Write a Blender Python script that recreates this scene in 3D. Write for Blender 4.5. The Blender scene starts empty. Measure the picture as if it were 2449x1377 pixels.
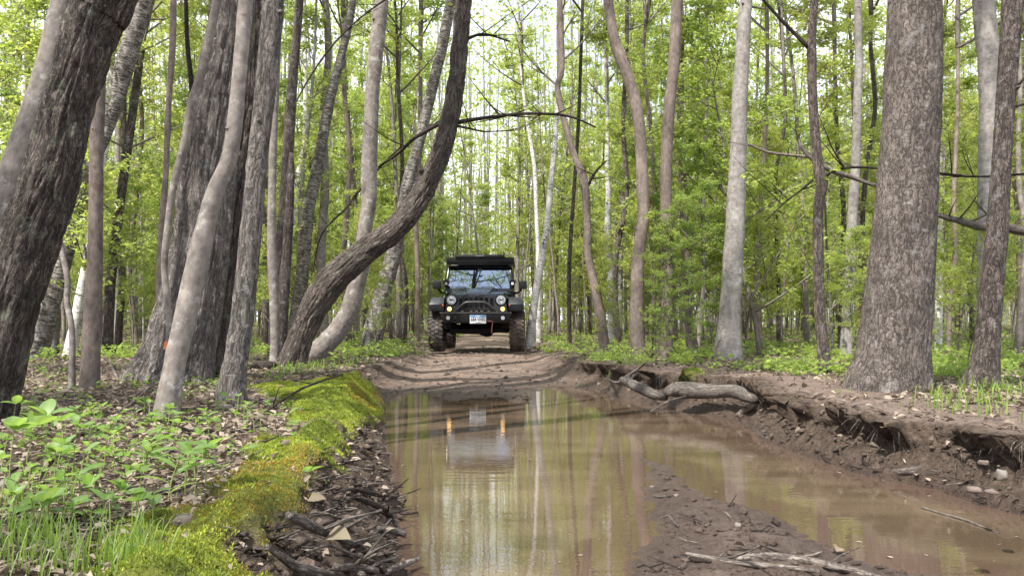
import bpy, bmesh, math, random
import numpy as np
from mathutils import Vector, Matrix

random.seed(7)
rng = np.random.default_rng(7)
S = bpy.context.scene
COL = S.collection

# ------------------------------------------------------------------ camera
CAM_Z = 0.93
PITCH = math.radians(2.53)
FPX = 1960.0
cam_d = bpy.data.cameras.new('camera')
cam = bpy.data.objects.new('camera', cam_d)
COL.objects.link(cam)
cam.location = (0, 0, CAM_Z)
cam.rotation_euler = (math.pi / 2 + PITCH, 0, 0)
cam_d.sensor_width = 36.0
cam_d.lens = FPX / 2449 * 36.0
cam_d.clip_start = 0.05
cam_d.clip_end = 2000
S.camera = cam

# ------------------------------------------------------------------ light
SUN_EL, SUN_AZ = math.radians(57), math.radians(215)     # azimuth clockwise from +Y
world = bpy.data.worlds.new('World')
S.world = world
world.use_nodes = True
wn = world.node_tree
wn.nodes.clear()
w_out = wn.nodes.new('ShaderNodeOutputWorld')
w_bg = wn.nodes.new('ShaderNodeBackground')
w_sky = wn.nodes.new('ShaderNodeTexSky')
w_sky.sky_type = 'NISHITA'
w_sky.sun_disc = False
w_sky.sun_elevation = SUN_EL
w_sky.sun_rotation = SUN_AZ
w_sky.air_density = 1.0
w_sky.dust_density = 3.0
w_sky.ozone_density = 1.5
w_tc = wn.nodes.new('ShaderNodeTexCoord')
w_map = wn.nodes.new('ShaderNodeMapping')
w_map.inputs['Scale'].default_value = (1.0, 1.0, 2.5)
w_noise = wn.nodes.new('ShaderNodeTexNoise')
w_noise.inputs['Scale'].default_value = 3.0
w_noise.inputs['Detail'].default_value = 6
w_ramp = wn.nodes.new('ShaderNodeValToRGB')
w_ramp.color_ramp.elements[0].position = 0.36
w_ramp.color_ramp.elements[0].color = (0.45, 0.45, 0.45, 1)
w_ramp.color_ramp.elements[1].position = 0.6
w_ramp.color_ramp.elements[1].color = (1, 1, 1, 1)
w_mix = wn.nodes.new('ShaderNodeMixRGB')
w_mix.inputs[2].default_value = (9.4, 9.7, 10.8, 1)       # bright thin cloud
wn.links.new(w_tc.outputs['Generated'], w_map.inputs[0])
wn.links.new(w_map.outputs[0], w_noise.inputs[0])
wn.links.new(w_noise.outputs[0], w_ramp.inputs[0])
wn.links.new(w_ramp.outputs[0], w_mix.inputs[0])
wn.links.new(w_sky.outputs[0], w_mix.inputs[1])
wn.links.new(w_mix.outputs[0], w_bg.inputs[0])
w_bg.inputs[1].default_value = 0.115
wn.links.new(w_bg.outputs[0], w_out.inputs[0])

sun_d = bpy.data.lights.new('sun', 'SUN')
sun_d.energy = 4.8
sun_d.angle = math.radians(0.8)
sun_d.color = (1.0, 0.95, 0.87)
sun = bpy.data.objects.new('sun', sun_d)
COL.objects.link(sun)
sv = Vector((math.sin(SUN_AZ) * math.cos(SUN_EL), math.cos(SUN_AZ) * math.cos(SUN_EL), math.sin(SUN_EL)))
sun.rotation_euler = sv.to_track_quat('Z', 'Y').to_euler()

S.view_settings.view_transform = 'Standard'
S.view_settings.look = 'None'
S.view_settings.exposure = 0.86
S.view_settings.gamma = 1.0
S.view_settings.use_curve_mapping = False
S.render.engine = 'CYCLES'
S.cycles.use_denoising = True
S.cycles.max_bounces = 7
S.cycles.diffuse_bounces = 4
S.cycles.transmission_bounces = 5
S.cycles.glossy_bounces = 3
S.cycles.transparent_max_bounces = 6
S.cycles.caustics_reflective = False
S.cycles.caustics_refractive = False
S.cycles.use_adaptive_sampling = True
S.cycles.adaptive_threshold = 0.02

# ------------------------------------------------------------------ picture -> place helpers
_sa, _ca = math.sin(PITCH), math.cos(PITCH)


def ray(px, py):
    cx = (px - 1224.5) / FPX
    cy = (688.5 - py) / FPX
    return np.array([cx, _ca - cy * _sa, _sa + cy * _ca])


def P(px, py, D):
    d = ray(px, py)
    t = D / d[1]
    return np.array([d[0] * t, D, CAM_Z + d[2] * t])


def G(px, py, z):
    d = ray(px, py)
    t = (z - CAM_Z) / d[2]
    return np.array([d[0] * t, d[1] * t, z])


# ------------------------------------------------------------------ noise
def _h(i, j, k, seed):
    n = (i.astype(np.int64) * 374761393 + j.astype(np.int64) * 668265263 + k.astype(np.int64) * 2147483647 + seed * 144269) & 0xFFFFFFFF
    n = ((n ^ (n >> 13)) * 1274126177) & 0xFFFFFFFF
    n = ((n ^ (n >> 16)) * 2246822519) & 0xFFFFFFFF
    n = n ^ (n >> 15)
    return (n & 0xFFFFFF) / float(0xFFFFFF) * 2 - 1


def vn(x, y, z=None, seed=0):
    x = np.asarray(x, float); y = np.asarray(y, float)
    z = np.zeros_like(x) if z is None else np.asarray(z, float)
    xi, yi, zi = np.floor(x), np.floor(y), np.floor(z)
    fx, fy, fz = x - xi, y - yi, z - zi
    fx, fy, fz = [f * f * (3 - 2 * f) for f in (fx, fy, fz)]
    xi, yi, zi = xi.astype(np.int64), yi.astype(np.int64), zi.astype(np.int64)
    r = 0
    for a in (0, 1):
        for b in (0, 1):
            for c in (0, 1):
                w = (fx if a else 1 - fx) * (fy if b else 1 - fy) * (fz if c else 1 - fz)
                r = r + w * _h(xi + a, yi + b, zi + c, seed)
    return r


def fbm(x, y, z=None, s=1.0, o=4, seed=0):
    r, a, t = 0, 1.0, 0
    for k in range(o):
        r = r + a * vn(np.asarray(x) * s, np.asarray(y) * s, None if z is None else np.asarray(z) * s, seed + k * 17)
        t += a; a *= 0.5; s *= 2.03
    return r / t


def sst(a, b, x):
    t = np.clip((np.asarray(x, float) - a) / (b - a), 0, 1)
    return t * t * (3 - 2 * t)


# ------------------------------------------------------------------ mesh helpers
def mesh_np(name, V, faces, mat=None, attrs=None, smooth=True):
    """V Nx3; faces: list of integer arrays (each MxK)."""
    me = bpy.data.meshes.new(name)
    V = np.asarray(V, np.float32)
    faces = [np.asarray(f, np.int32) for f in faces if len(f)]
    nl = sum(f.size for f in faces); nf = sum(len(f) for f in faces)
    me.vertices.add(len(V)); me.vertices.foreach_set('co', V.ravel())
    me.loops.add(nl); me.polygons.add(nf)
    me.loops.foreach_set('vertex_index', np.concatenate([f.ravel() for f in faces]))
    starts = []; s = 0
    for f in faces:
        starts.append(s + np.arange(len(f)) * f.shape[1]); s += f.size
    me.polygons.foreach_set('loop_start', np.concatenate(starts).astype(np.int32))
    me.update(calc_edges=True)
    if smooth:
        me.polygons.foreach_set('use_smooth', np.ones(nf, bool))
    for k, a in (attrs or {}).items():
        a = np.asarray(a, np.float32)
        if a.ndim == 1:
            at = me.attributes.new(k, 'FLOAT', 'POINT'); at.data.foreach_set('value', a)
        else:
            at = me.attributes.new(k, 'FLOAT_VECTOR', 'POINT'); at.data.foreach_set('vector', a.ravel())
    if mat is not None:
        me.materials.append(mat)
    me.validate()
    return me


class Acc:
    """Collects geometry pieces that end up as ONE mesh."""
    def __init__(self):
        self.V = []; self.F = {}; self.A = {}; self.n = 0

    def add(self, V, faces, **attrs):
        V = np.asarray(V, float)
        self.V.append(V)
        for f in faces:
            f = np.asarray(f, int)
            if len(f):
                self.F.setdefault(f.shape[1], []).append(f + self.n)
        for k, a in attrs.items():
            self.A.setdefault(k, []).append(np.asarray(a, float))
        self.n += len(V)

    def mesh(self, name, mat, smooth=True):
        return mesh_np(name, np.concatenate(self.V), [np.concatenate(f) for f in self.F.values()], mat,
                       {k: np.concatenate(a) for k, a in self.A.items()}, smooth)


def link(name, data, parent=None, loc=None, rz=0.0):
    o = bpy.data.objects.new(name, data)
    COL.objects.link(o)
    if parent is not None:
        o.parent = parent
    if loc is not None:
        o.location = [float(v) for v in loc]
    if rz:
        o.rotation_euler = (0, 0, rz)
    return o


def tag(o, label=None, cat=None, group=None, kind=None):
    if label: o['label'] = label
    if cat: o['category'] = cat
    if group: o['group'] = group
    if kind: o['kind'] = kind
    return o


def catmull(pts, step):
    """resample a polyline (rows: x y z r) smoothly"""
    pts = np.asarray(pts, float)
    p = np.vstack([2 * pts[0] - pts[1], pts, 2 * pts[-1] - pts[-2]])
    p[0, 3:] = pts[0, 3:]; p[-1, 3:] = pts[-1, 3:]
    out = []
    for i in range(1, len(p) - 2):
        L = np.linalg.norm(p[i + 1, :3] - p[i, :3])
        n = max(1, int(L / step))
        t = np.linspace(0, 1, n, endpoint=False)[:, None]
        a, b, c, d = p[i - 1], p[i], p[i + 1], p[i + 2]
        out.append(0.5 * ((2 * b) + (-a + c) * t + (2 * a - 5 * b + 4 * c - d) * t ** 2 + (-a + 3 * b - 3 * c + d) * t ** 3))
    out.append(p[-2][None])
    return np.vstack(out)


def tube(path, nseg, cap=True):
    """path rows x y z r -> V, faces, (theta, s) per vertex."""
    path = np.asarray(path, float)
    c, r = path[:, :3], path[:, 3]
    T = np.gradient(c, axis=0)
    T /= np.linalg.norm(T, axis=1)[:, None] + 1e-9
    N = np.zeros_like(T)
    ref = np.array([1.0, 0, 0]) if abs(T[0, 0]) < 0.8 else np.array([0, 1.0, 0])
    n = ref - T[0] * ref.dot(T[0]); n /= np.linalg.norm(n); N[0] = n
    for i in range(1, len(c)):
        n = n - T[i] * n.dot(T[i]); n /= np.linalg.norm(n) + 1e-9; N[i] = n
    B = np.cross(T, N)
    th = np.linspace(0, 2 * math.pi, nseg, endpoint=False)
    V = c[:, None] + r[:, None, None] * (np.cos(th)[None, :, None] * N[:, None] + np.sin(th)[None, :, None] * B[:, None])
    m = len(c)
    i = np.arange(m - 1)[:, None] * nseg; j = np.arange(nseg)[None]; j2 = (j + 1) % nseg
    F = np.stack([i + j, i + j2, i + nseg + j2, i + nseg + j], -1).reshape(-1, 4)
    s = np.concatenate([[0], np.cumsum(np.linalg.norm(np.diff(c, axis=0), axis=1))])
    TH = np.broadcast_to(th[None], (m, nseg)).ravel(); SS = np.repeat(s, nseg)
    V = V.reshape(-1, 3)
    faces = [F]
    if cap:
        V = np.vstack([V, c[:1], c[-1:]])
        a = np.arange(nseg); b = (a + 1) % nseg
        faces.append(np.concatenate([np.stack([np.full(nseg, m * nseg), b, a], -1),
                                     np.stack([np.full(nseg, m * nseg + 1), (m - 1) * nseg + a, (m - 1) * nseg + b], -1)]))
        TH = np.append(TH, [0, 0]); SS = np.append(SS, [0, s[-1]])
    return V, faces, TH, SS


def add_tube(acc, path, nseg, off=0.0, disp=None, cap=True):
    V, F, TH, SS = tube(path, nseg, cap)
    rr = np.append(np.repeat(np.asarray(path)[:, 3], nseg), [0.001, 0.001]) if cap else np.repeat(np.asarray(path)[:, 3], nseg)
    bark = np.stack([np.cos(TH) * rr + off, np.sin(TH) * rr + off * 1.7, SS + off * 3.1], -1)
    if disp is not None:
        cen = np.repeat(np.asarray(path)[:, :3], nseg, axis=0)
        if cap: cen = np.vstack([cen, np.asarray(path)[:1, :3], np.asarray(path)[-1:, :3]])
        n = V - cen
        n /= np.linalg.norm(n, axis=1)[:, None] + 1e-9
        d = disp(TH, SS, bark, rr)
        if cap: d[-2:] = 0
        V = V + n * d[:, None]
    acc.add(V, F, bark=bark)


def leaf_cards(acc, c, axis, nrm, size, tint, wid=0.34, fold=0.18, quad=False):
    """many folded leaf shapes; c = stalk end"""
    n = len(c)
    axis = axis / (np.linalg.norm(axis, axis=1)[:, None] + 1e-9)
    side = np.cross(axis, nrm); side /= np.linalg.norm(side, axis=1)[:, None] + 1e-9
    up = np.cross(side, axis)
    s = size[:, None]
    v0 = c
    if quad:      # six-sided leaf with more outline
        a1 = c + axis * s * 0.32 + side * s * wid + up * s * fold
        a2 = c + axis * s * 0.32 - side * s * wid + up * s * fold
        b1 = c + axis * s * 0.72 + side * s * wid * 0.72 + up * s * fold * 0.6
        b2 = c + axis * s * 0.72 - side * s * wid * 0.72 + up * s * fold * 0.6
        m = c + axis * s * 0.5 - up * s * 0.02
        tip = c + axis * s * 1.0 - up * s * 0.12
        V = np.stack([v0, a1, b1, tip, b2, a2, m], 1).reshape(-1, 3)
        k = np.arange(n)[:, None] * 7
        F = np.concatenate([k + np.array(t) for t in ([0, 1, 6], [1, 2, 6], [2, 3, 6], [3, 4, 6], [4, 5, 6], [5, 0, 6])])
        acc.add(V, [F], tint=np.repeat(tint, 7))
    else:
        a1 = c + axis * s * 0.45 + side * s * wid + up * s * fold
        a2 = c + axis * s * 0.45 - side * s * wid + up * s * fold
        tip = c + axis * s
        V = np.stack([v0, a1, tip, a2], 1).reshape(-1, 3)
        k = np.arange(n)[:, None] * 4
        F = np.concatenate([k + np.array([0, 1, 2]), k + np.array([0, 2, 3])])
        acc.add(V, [F], tint=np.repeat(tint, 4))


# ------------------------------------------------------------------ materials
def mat_new(name):
    m = bpy.data.materials.new(name)
    m.use_nodes = True
    nt = m.node_tree
    return m, nt, nt.nodes['Principled BSDF'], nt.nodes['Material Output']


def N(nt, typ, **kw):
    n = nt.nodes.new(typ)
    for k, v in kw.items():
        if k in n.inputs.keys() if isinstance(k, str) else False:
            n.inputs[k].default_value = v
        else:
            setattr(n, k, v)
    return n


def ramp(nt, stops, src):
    r = nt.nodes.new('ShaderNodeValToRGB')
    e = r.color_ramp.elements
    while len(e) < len(stops): e.new(0.5)
    for k, (p, c) in zip(e, stops):
        k.position = p; k.color = (c[0], c[1], c[2], 1) if not np.isscalar(c) else (c, c, c, 1)
    nt.links.new(src, r.inputs[0])
    return r.outputs[0]


def mix(nt, f, a, b, mode='MIX'):
    m = nt.nodes.new('ShaderNodeMixRGB'); m.blend_type = mode
    for i, v in enumerate((f, a, b)):
        if hasattr(v, 'links') or hasattr(v, 'is_output'):
            nt.links.new(v, m.inputs[i])
        else:
            m.inputs[i].default_value = v if i == 0 else (v[0], v[1], v[2], 1)
    return m.outputs[0]


def attr(nt, name, vec=False):
    a = nt.nodes.new('ShaderNodeAttribute'); a.attribute_name = name
    return a.outputs['Vector' if vec else 'Fac']


def scaled(nt, src, sc):
    m = nt.nodes.new('ShaderNodeMapping'); m.inputs['Scale'].default_value = sc
    nt.links.new(src, m.inputs[0]); return m.outputs[0]


def noise(nt, src, scale, detail=4, rough=0.55):
    n = nt.nodes.new('ShaderNodeTexNoise'); n.inputs['Scale'].default_value = scale
    n.inputs['Detail'].default_value = detail; n.inputs['Roughness'].default_value = rough
    nt.links.new(src, n.inputs['Vector']); return n.outputs[0]


def noise_col(nt, src, scale):
    n = nt.nodes.new('ShaderNodeTexNoise'); n.inputs['Scale'].default_value = scale; nt.links.new(src, n.inputs['Vector']); return n.outputs[1]


def bump(nt, bs, h, strength=0.5, dist=0.02):
    b = nt.nodes.new('ShaderNodeBump'); b.inputs['Strength'].default_value = strength; b.inputs['Distance'].default_value = dist
    nt.links.new(h, b.inputs['Height']); nt.links.new(b.outputs[0], bs.inputs['Normal'])


def bark_mat(name, dark, light, stretch=0.16, scale=26, lichen=None, bands=None, bump_s=0.6, dist=0.02, moss=None, c_mid=0.5):
    k = {'bark_birch': 0.95, 'bark_oak': 1.05, 'bark_oak_dark': 0.88, 'bark_aspen': 0.62}.get(name, 0.72)
    if name == 'bark_oak_dark': k = 0.95
    dk = lambda c: tuple(k * (0.72 * v_ + 0.28 * sum(c) / 3) for v_ in c)
    dark, light = dk(dark), dk(light)
    if lichen: lichen = dk(lichen)
    m, nt, bs, out = mat_new(name)
    v = attr(nt, 'bark', True)
    vs = scaled(nt, v, (1, 1, stretch))
    n1 = noise(nt, vs, scale, 6, 0.65)
    n2 = noise(nt, v, 3.5, 3)
    vw = mix(nt, 0.06, vs, noise_col(nt, v, 7))
    rn = noise(nt, scaled(nt, vw, (1, 1, 0.9)), scale * 0.7, 6, 0.66)
    sb = nt.nodes.new('ShaderNodeMath'); sb.operation = 'SUBTRACT'; sb.inputs[1].default_value = 0.5; nt.links.new(rn, sb.inputs[0])
    ab = nt.nodes.new('ShaderNodeMath'); ab.operation = 'ABSOLUTE'; nt.links.new(sb.outputs[0], ab.inputs[0])
    crack = ramp(nt, [(0.0, 0.10 if name != 'bark_oak' else 0.25), (0.035, 0.75), (0.10, 1.0)], ab.outputs[0])
    furr = bands is None and bump_s > 0.5
    lo_ = tuple(a_ * 0.5 + b_ * 0.5 for a_, b_ in zip(dark, light)) if furr else dark
    col = ramp(nt, [(0.3, lo_), (c_mid + 0.15, light)], n1)
    if furr:
        rn2 = noise(nt, scaled(nt, vw, (1, 1, 1.6)), scale * 1.9, 4, 0.6)
        s2 = nt.nodes.new('ShaderNodeMath'); s2.operation = 'SUBTRACT'; s2.inputs[1].default_value = 0.5; nt.links.new(rn2, s2.inputs[0])
        a2 = nt.nodes.new('ShaderNodeMath'); a2.operation = 'ABSOLUTE'; nt.links.new(s2.outputs[0], a2.inputs[0])
        cr2 = ramp(nt, [(0.0, 0.25), (0.04, 0.8), (0.09, 1.0)], a2.outputs[0])
        crack = mix(nt, 0.8, crack, cr2, 'MULTIPLY')
    var = ramp(nt, [(0.3, 0.72), (0.7, 1.12)], n2)
    col = mix(nt, 1.0, col, var, 'MULTIPLY')
    oi = nt.nodes.new('ShaderNodeObjectInfo')
    ov = ramp(nt, [(0.0, (0.75, 0.74, 0.73)), (1.0, (1.2, 1.17, 1.15))], oi.outputs['Random'])
    col = mix(nt, 1.0, col, ov, 'MULTIPLY')
    h = n1
    if furr:
        col = mix(nt, 0.85, col, mix(nt, 1.0, col, crack, 'MULTIPLY'))
        hh = nt.nodes.new('ShaderNodeMath'); hh.operation = 'ADD'
        nt.links.new(n1, hh.inputs[0]); nt.links.new(crack, hh.inputs[1]); h = hh.outputs[0]
    if lichen:
        ln = noise(nt, v, 9, 5, 0.7)
        lf = ramp(nt, [(0.56, 0.0), (0.66, 0.75)], ln)
        col = mix(nt, lf, col, lichen)
    if bands:
        bv = scaled(nt, v, (3.5, 3.5, 17))
        bn = noise(nt, bv, 2.2, 6, 0.8)
        bf = ramp(nt, [(bands[1], 1.0), (bands[1] + 0.05, 0.0)], bn)
        col = mix(nt, bf, col, bands[0])
        pn = noise(nt, v, 4.5, 4, 0.6)
        pf = ramp(nt, [(0.30, 1.0), (0.36, 0.0)], pn)
        col = mix(nt, pf, col, bands[0])
    if moss:
        geo = nt.nodes.new('ShaderNodeNewGeometry')
        sep = nt.nodes.new('ShaderNodeSeparateXYZ'); nt.links.new(attr(nt, 'bark', True), sep.inputs[0])
        mn = noise(nt, v, 7, 4)
        mf = ramp(nt, [(0.5, 0.0), (0.62, 0.6)], mn)
        col = mix(nt, mf, col, moss)
    nt.links.new(col, bs.inputs['Base Color'])
    bs.inputs['Roughness'].default_value = 0.88
    bs.inputs['Specular IOR Level'].default_value = 0.25
    bump(nt, bs, h, bump_s, dist)
    return m


M = {}
M['oak'] = bark_mat('bark_oak', (0.13, 0.105, 0.09), (0.50, 0.43, 0.38), 0.13, 34, (0.46, 0.45, 0.40), bump_s=1.0, dist=0.03)
M['oak_dark'] = bark_mat('bark_oak_dark', (0.075, 0.058, 0.047), (0.30, 0.24, 0.20), 0.16, 34, (0.27, 0.29, 0.19), bump_s=1.0, dist=0.03)
M['maple'] = bark_mat('bark_scaly_brown', (0.11, 0.078, 0.062), (0.37, 0.29, 0.245), 0.3, 30, (0.45, 0.42, 0.40), bump_s=0.9, dist=0.02)
M['cottonwood'] = bark_mat('bark_cottonwood', (0.15, 0.115, 0.092), (0.36, 0.295, 0.25), 0.4, 34, (0.42, 0.38, 0.35), bump_s=0.8, dist=0.014)
M['beech'] = bark_mat('bark_smooth_grey', (0.20, 0.17, 0.145), (0.43, 0.375, 0.325), 0.8, 18, (0.55, 0.53, 0.49), bump_s=0.7, dist=0.012, bands=((0.12, 0.095, 0.08), 0.33))
M['scaly'] = bark_mat('bark_pale_scaly', (0.17, 0.14, 0.12), (0.44, 0.39, 0.345), 0.22, 30, (0.55, 0.52, 0.48), bump_s=0.8, dist=0.014)
M['tan'] = bark_mat('bark_smooth_tan', (0.17, 0.125, 0.10), (0.38, 0.30, 0.25), 0.5, 24, None, bump_s=0.7, dist=0.012, bands=((0.12, 0.085, 0.07), 0.31))
M['aspen'] = bark_mat('bark_aspen', (0.26, 0.235, 0.215), (0.52, 0.49, 0.46), 0.8, 16, None, bump_s=0.4, dist=0.012, bands=((0.12, 0.10, 0.09), 0.38))
M['birch'] = bark_mat('bark_birch', (0.62, 0.60, 0.57), (0.85, 0.84, 0.82), 1.0, 12, None, bump_s=0.3, dist=0.01, bands=((0.045, 0.04, 0.036), 0.41))
M['birch_old'] = bark_mat('bark_old_birch', (0.10, 0.085, 0.07), (0.62, 0.58, 0.54), 0.5, 12, None, bump_s=0.8, dist=0.02, bands=((0.06, 0.05, 0.042), 0.47))
M['sap'] = bark_mat('bark_sapling', (0.16, 0.13, 0.11), (0.38, 0.33, 0.29), 0.5, 30, None, bump_s=0.3, dist=0.01)
M['deadwood'] = bark_mat('dead_wood', (0.17, 0.13, 0.10), (0.46, 0.39, 0.33), 0.08, 60, None, bump_s=0.9, dist=0.008)
M['palewood'] = bark_mat('pale_dead_wood', (0.10, 0.075, 0.058), (0.42, 0.35, 0.29), 0.10, 45, (0.13, 0.095, 0.075), bump_s=0.8, dist=0.006)
M['darkwood'] = bark_mat('dark_wet_wood', (0.03, 0.022, 0.017), (0.13, 0.095, 0.075), 0.1, 60, None, bump_s=0.8, dist=0.006)


def leaf_mat(name, c0, c1, tr, gloss=0.35, trans=0.5):
    m, nt, bs, out = mat_new(name)
    nt.nodes.remove(bs)
    t = attr(nt, 'tint')
    oi = nt.nodes.new('ShaderNodeObjectInfo')
    col = ramp(nt, [(0.0, c0), (1.0, c1)], t)
    colt = ramp(nt, [(0.0, tr[0]), (1.0, tr[1])], t)
    ov = ramp(nt, [(0.0, (0.85, 0.92, 0.8)), (0.5, (1.0, 1.0, 1.0)), (1.0, (1.05, 1.0, 0.93))], oi.outputs['Random'])
    col = mix(nt, 1.0, col, ov, 'MULTIPLY'); colt = mix(nt, 1.0, colt, ov, 'MULTIPLY')
    d = nt.nodes.new('ShaderNodeBsdfDiffuse'); tl = nt.nodes.new('ShaderNodeBsdfTranslucent'); g = nt.nodes.new('ShaderNodeBsdfGlossy')
    g.inputs['Roughness'].default_value = 0.45
    nt.links.new(col, d.inputs[0]); nt.links.new(colt, tl.inputs[0])
    mx = nt.nodes.new('ShaderNodeMixShader'); mx.inputs[0].default_value = trans
    nt.links.new(d.outputs[0], mx.inputs[1]); nt.links.new(tl.outputs[0], mx.inputs[2])
    m2 = nt.nodes.new('ShaderNodeMixShader')
    fr = nt.nodes.new('ShaderNodeFresnel'); fr.inputs[0].default_value = 1.35
    ml = nt.nodes.new('ShaderNodeMath'); ml.operation = 'MULTIPLY'; ml.inputs[1].default_value = gloss
    nt.links.new(fr.outputs[0], ml.inputs[0]); nt.links.new(ml.outputs[0], m2.inputs[0])
    nt.links.new(mx.outputs[0], m2.inputs[1]); nt.links.new(g.outputs[0], m2.inputs[2])
    nt.links.new(m2.outputs[0], out.inputs[0])
    return m


M['leaf'] = leaf_mat('young_leaf', (0.20, 0.27, 0.05), (0.38, 0.43, 0.10), ((0.50, 0.64, 0.10), (0.78, 0.86, 0.22)), trans=0.64)
M['leaf_green'] = leaf_mat('green_leaf', (0.16, 0.25, 0.045), (0.31, 0.41, 0.085), ((0.38, 0.56, 0.08), (0.60, 0.76, 0.15)), trans=0.5)
M['plant'] = leaf_mat('plant_leaf', (0.10, 0.20, 0.03), (0.20, 0.34, 0.06), ((0.25, 0.42, 0.07), (0.45, 0.62, 0.14)), 0.10, 0.5)
M['grass'] = leaf_mat('grass_blade', (0.13, 0.22, 0.035), (0.26, 0.37, 0.08), ((0.2, 0.35, 0.05), (0.36, 0.5, 0.1)), 0.15, 0.45)
M['litter'] = leaf_mat('dead_leaf', (0.075, 0.052, 0.037), (0.36, 0.295, 0.24), ((0.2, 0.13, 0.08), (0.4, 0.3, 0.2)), 0.1, 0.12)
M['moss'] = leaf_mat('moss_frond', (0.10, 0.15, 0.022), (0.41, 0.48, 0.075), ((0.18, 0.27, 0.02), (0.55, 0.64, 0.09)), 0.15, 0.3)
M['moss_rust'] = leaf_mat('moss_rusty', (0.16, 0.12, 0.02), (0.36, 0.25, 0.04), ((0.3, 0.2, 0.03), (0.5, 0.35, 0.05)), 0.15, 0.3)


def ground_mat():
    m, nt, bs, out = mat_new('soil')
    geo = nt.nodes.new('ShaderNodeNewGeometry'); pos = geo.outputs['Position']
    n1 = noise(nt, pos, 3.0, 6, 0.6); n2 = noise(nt, pos, 22, 6, 0.7); n3 = noise(nt, pos, 90, 4, 0.7)
    mud = ramp(nt, [(0.32, (0.165, 0.118, 0.094)), (0.55, (0.29, 0.216, 0.175)), (0.72, (0.39, 0.305, 0.255))], n2)
    mud = mix(nt, 1.0, mud, ramp(nt, [(0.3, 0.75), (0.7, 1.15)], n1), 'MULTIPLY')
    bank = ramp(nt, [(0.32, (0.045, 0.032, 0.024)), (0.55, (0.130, 0.095, 0.070)), (0.75, (0.24, 0.18, 0.135))], n2)
    wet = ramp(nt, [(0.3, (0.055, 0.038, 0.030)), (0.7, (0.135, 0.098, 0.078))], n2)
    vor = nt.nodes.new('ShaderNodeTexVoronoi'); vor.inputs['Scale'].default_value = 16; vor.inputs['Randomness'].default_value = 1
    nt.links.new(pos, vor.inputs['Vector'])
    sepc = nt.nodes.new('ShaderNodeSeparateXYZ'); nt.links.new(vor.outputs['Color'], sepc.inputs[0])
    floor = ramp(nt, [(0.0, (0.075, 0.052, 0.036)), (0.45, (0.17, 0.125, 0.09)), (0.75, (0.24, 0.185, 0.14)), (1.0, (0.34, 0.285, 0.235))], sepc.outputs[0])
    floor = mix(nt, ramp(nt, [(0.45, 0.0), (0.6, 0.6)], n2), floor, (0.06, 0.042, 0.03))
    grn = ramp(nt, [(0.35, (0.09, 0.12, 0.02)), (0.65, (0.25, 0.27, 0.035))], n2)
    col = mix(nt, attr(nt, 'floor'), mud, floor)
    col = mix(nt, attr(nt, 'bank'), col, bank)
    col = mix(nt, attr(nt, 'wet'), col, wet)
    col = mix(nt, attr(nt, 'moss'), col, grn)
    # pale grit and small dark crumbs lying in the soil
    gf = ramp(nt, [(0.66, 0.0), (0.70, 0.8)], n3)
    col = mix(nt, gf, col, mix(nt, 0.5, col, (0.42, 0.34, 0.28)))
    cf = ramp(nt, [(0.30, 0.75), (0.37, 0.0)], n3)
    col = mix(nt, cf, col, (0.05, 0.034, 0.026))
    nt.links.new(col, bs.inputs['Base Color'])
    rgh = ramp(nt, [(0.0, 0.92), (1.0, 0.38)], attr(nt, 'wet'))
    nt.links.new(rgh, bs.inputs['Roughness'])
    bs.inputs['Specular IOR Level'].default_value = 0.3
    hh = nt.nodes.new('ShaderNodeMath'); hh.operation = 'ADD'
    nt.links.new(n2, hh.inputs[0]); nt.links.new(n3, hh.inputs[1])
    bump(nt, bs, hh.outputs[0], 1.0, 0.035)
    return m


M['soil'] = ground_mat()


def water_mat():
    m, nt, bs, out = mat_new('muddy_water')
    geo = nt.nodes.new('ShaderNodeNewGeometry'); pos = geo.outputs['Position']
    n1 = noise(nt, scaled(nt, pos, (0.6, 1.6, 1)), 1.3, 3)
    silt = ramp(nt, [(0.35, (0.078, 0.056, 0.036)), (0.62, (0.130, 0.096, 0.063))], n1)
    # where the bed is close under the surface the reddish mud shows through
    dep = attr(nt, 'depth')
    col = mix(nt, ramp(nt, [(0.0, 1.0), (1.0, 0.0)], dep), silt, (0.085, 0.055, 0.040))
    nt.links.new(col, bs.inputs['Base Color'])
    bs.inputs['Roughness'].default_value = 0.01
    bs.inputs['IOR'].default_value = 1.52
    bs.inputs['Specular IOR Level'].default_value = 0.62
    w1 = noise(nt, scaled(nt, pos, (0.5, 2.2, 1)), 7, 2, 0.5)
    w2 = noise(nt, scaled(nt, pos, (0.8, 1.6, 1)), 28, 2, 0.5)
    ad = nt.nodes.new('ShaderNodeMath'); ad.operation = 'MULTIPLY_ADD'; ad.inputs[1].default_value = 0.22
    nt.links.new(w2, ad.inputs[0]); nt.links.new(w1, ad.inputs[2])
    bump(nt, bs, ad.outputs[0], 0.035, 0.02)
    return m


M['water'] = water_mat()


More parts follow.
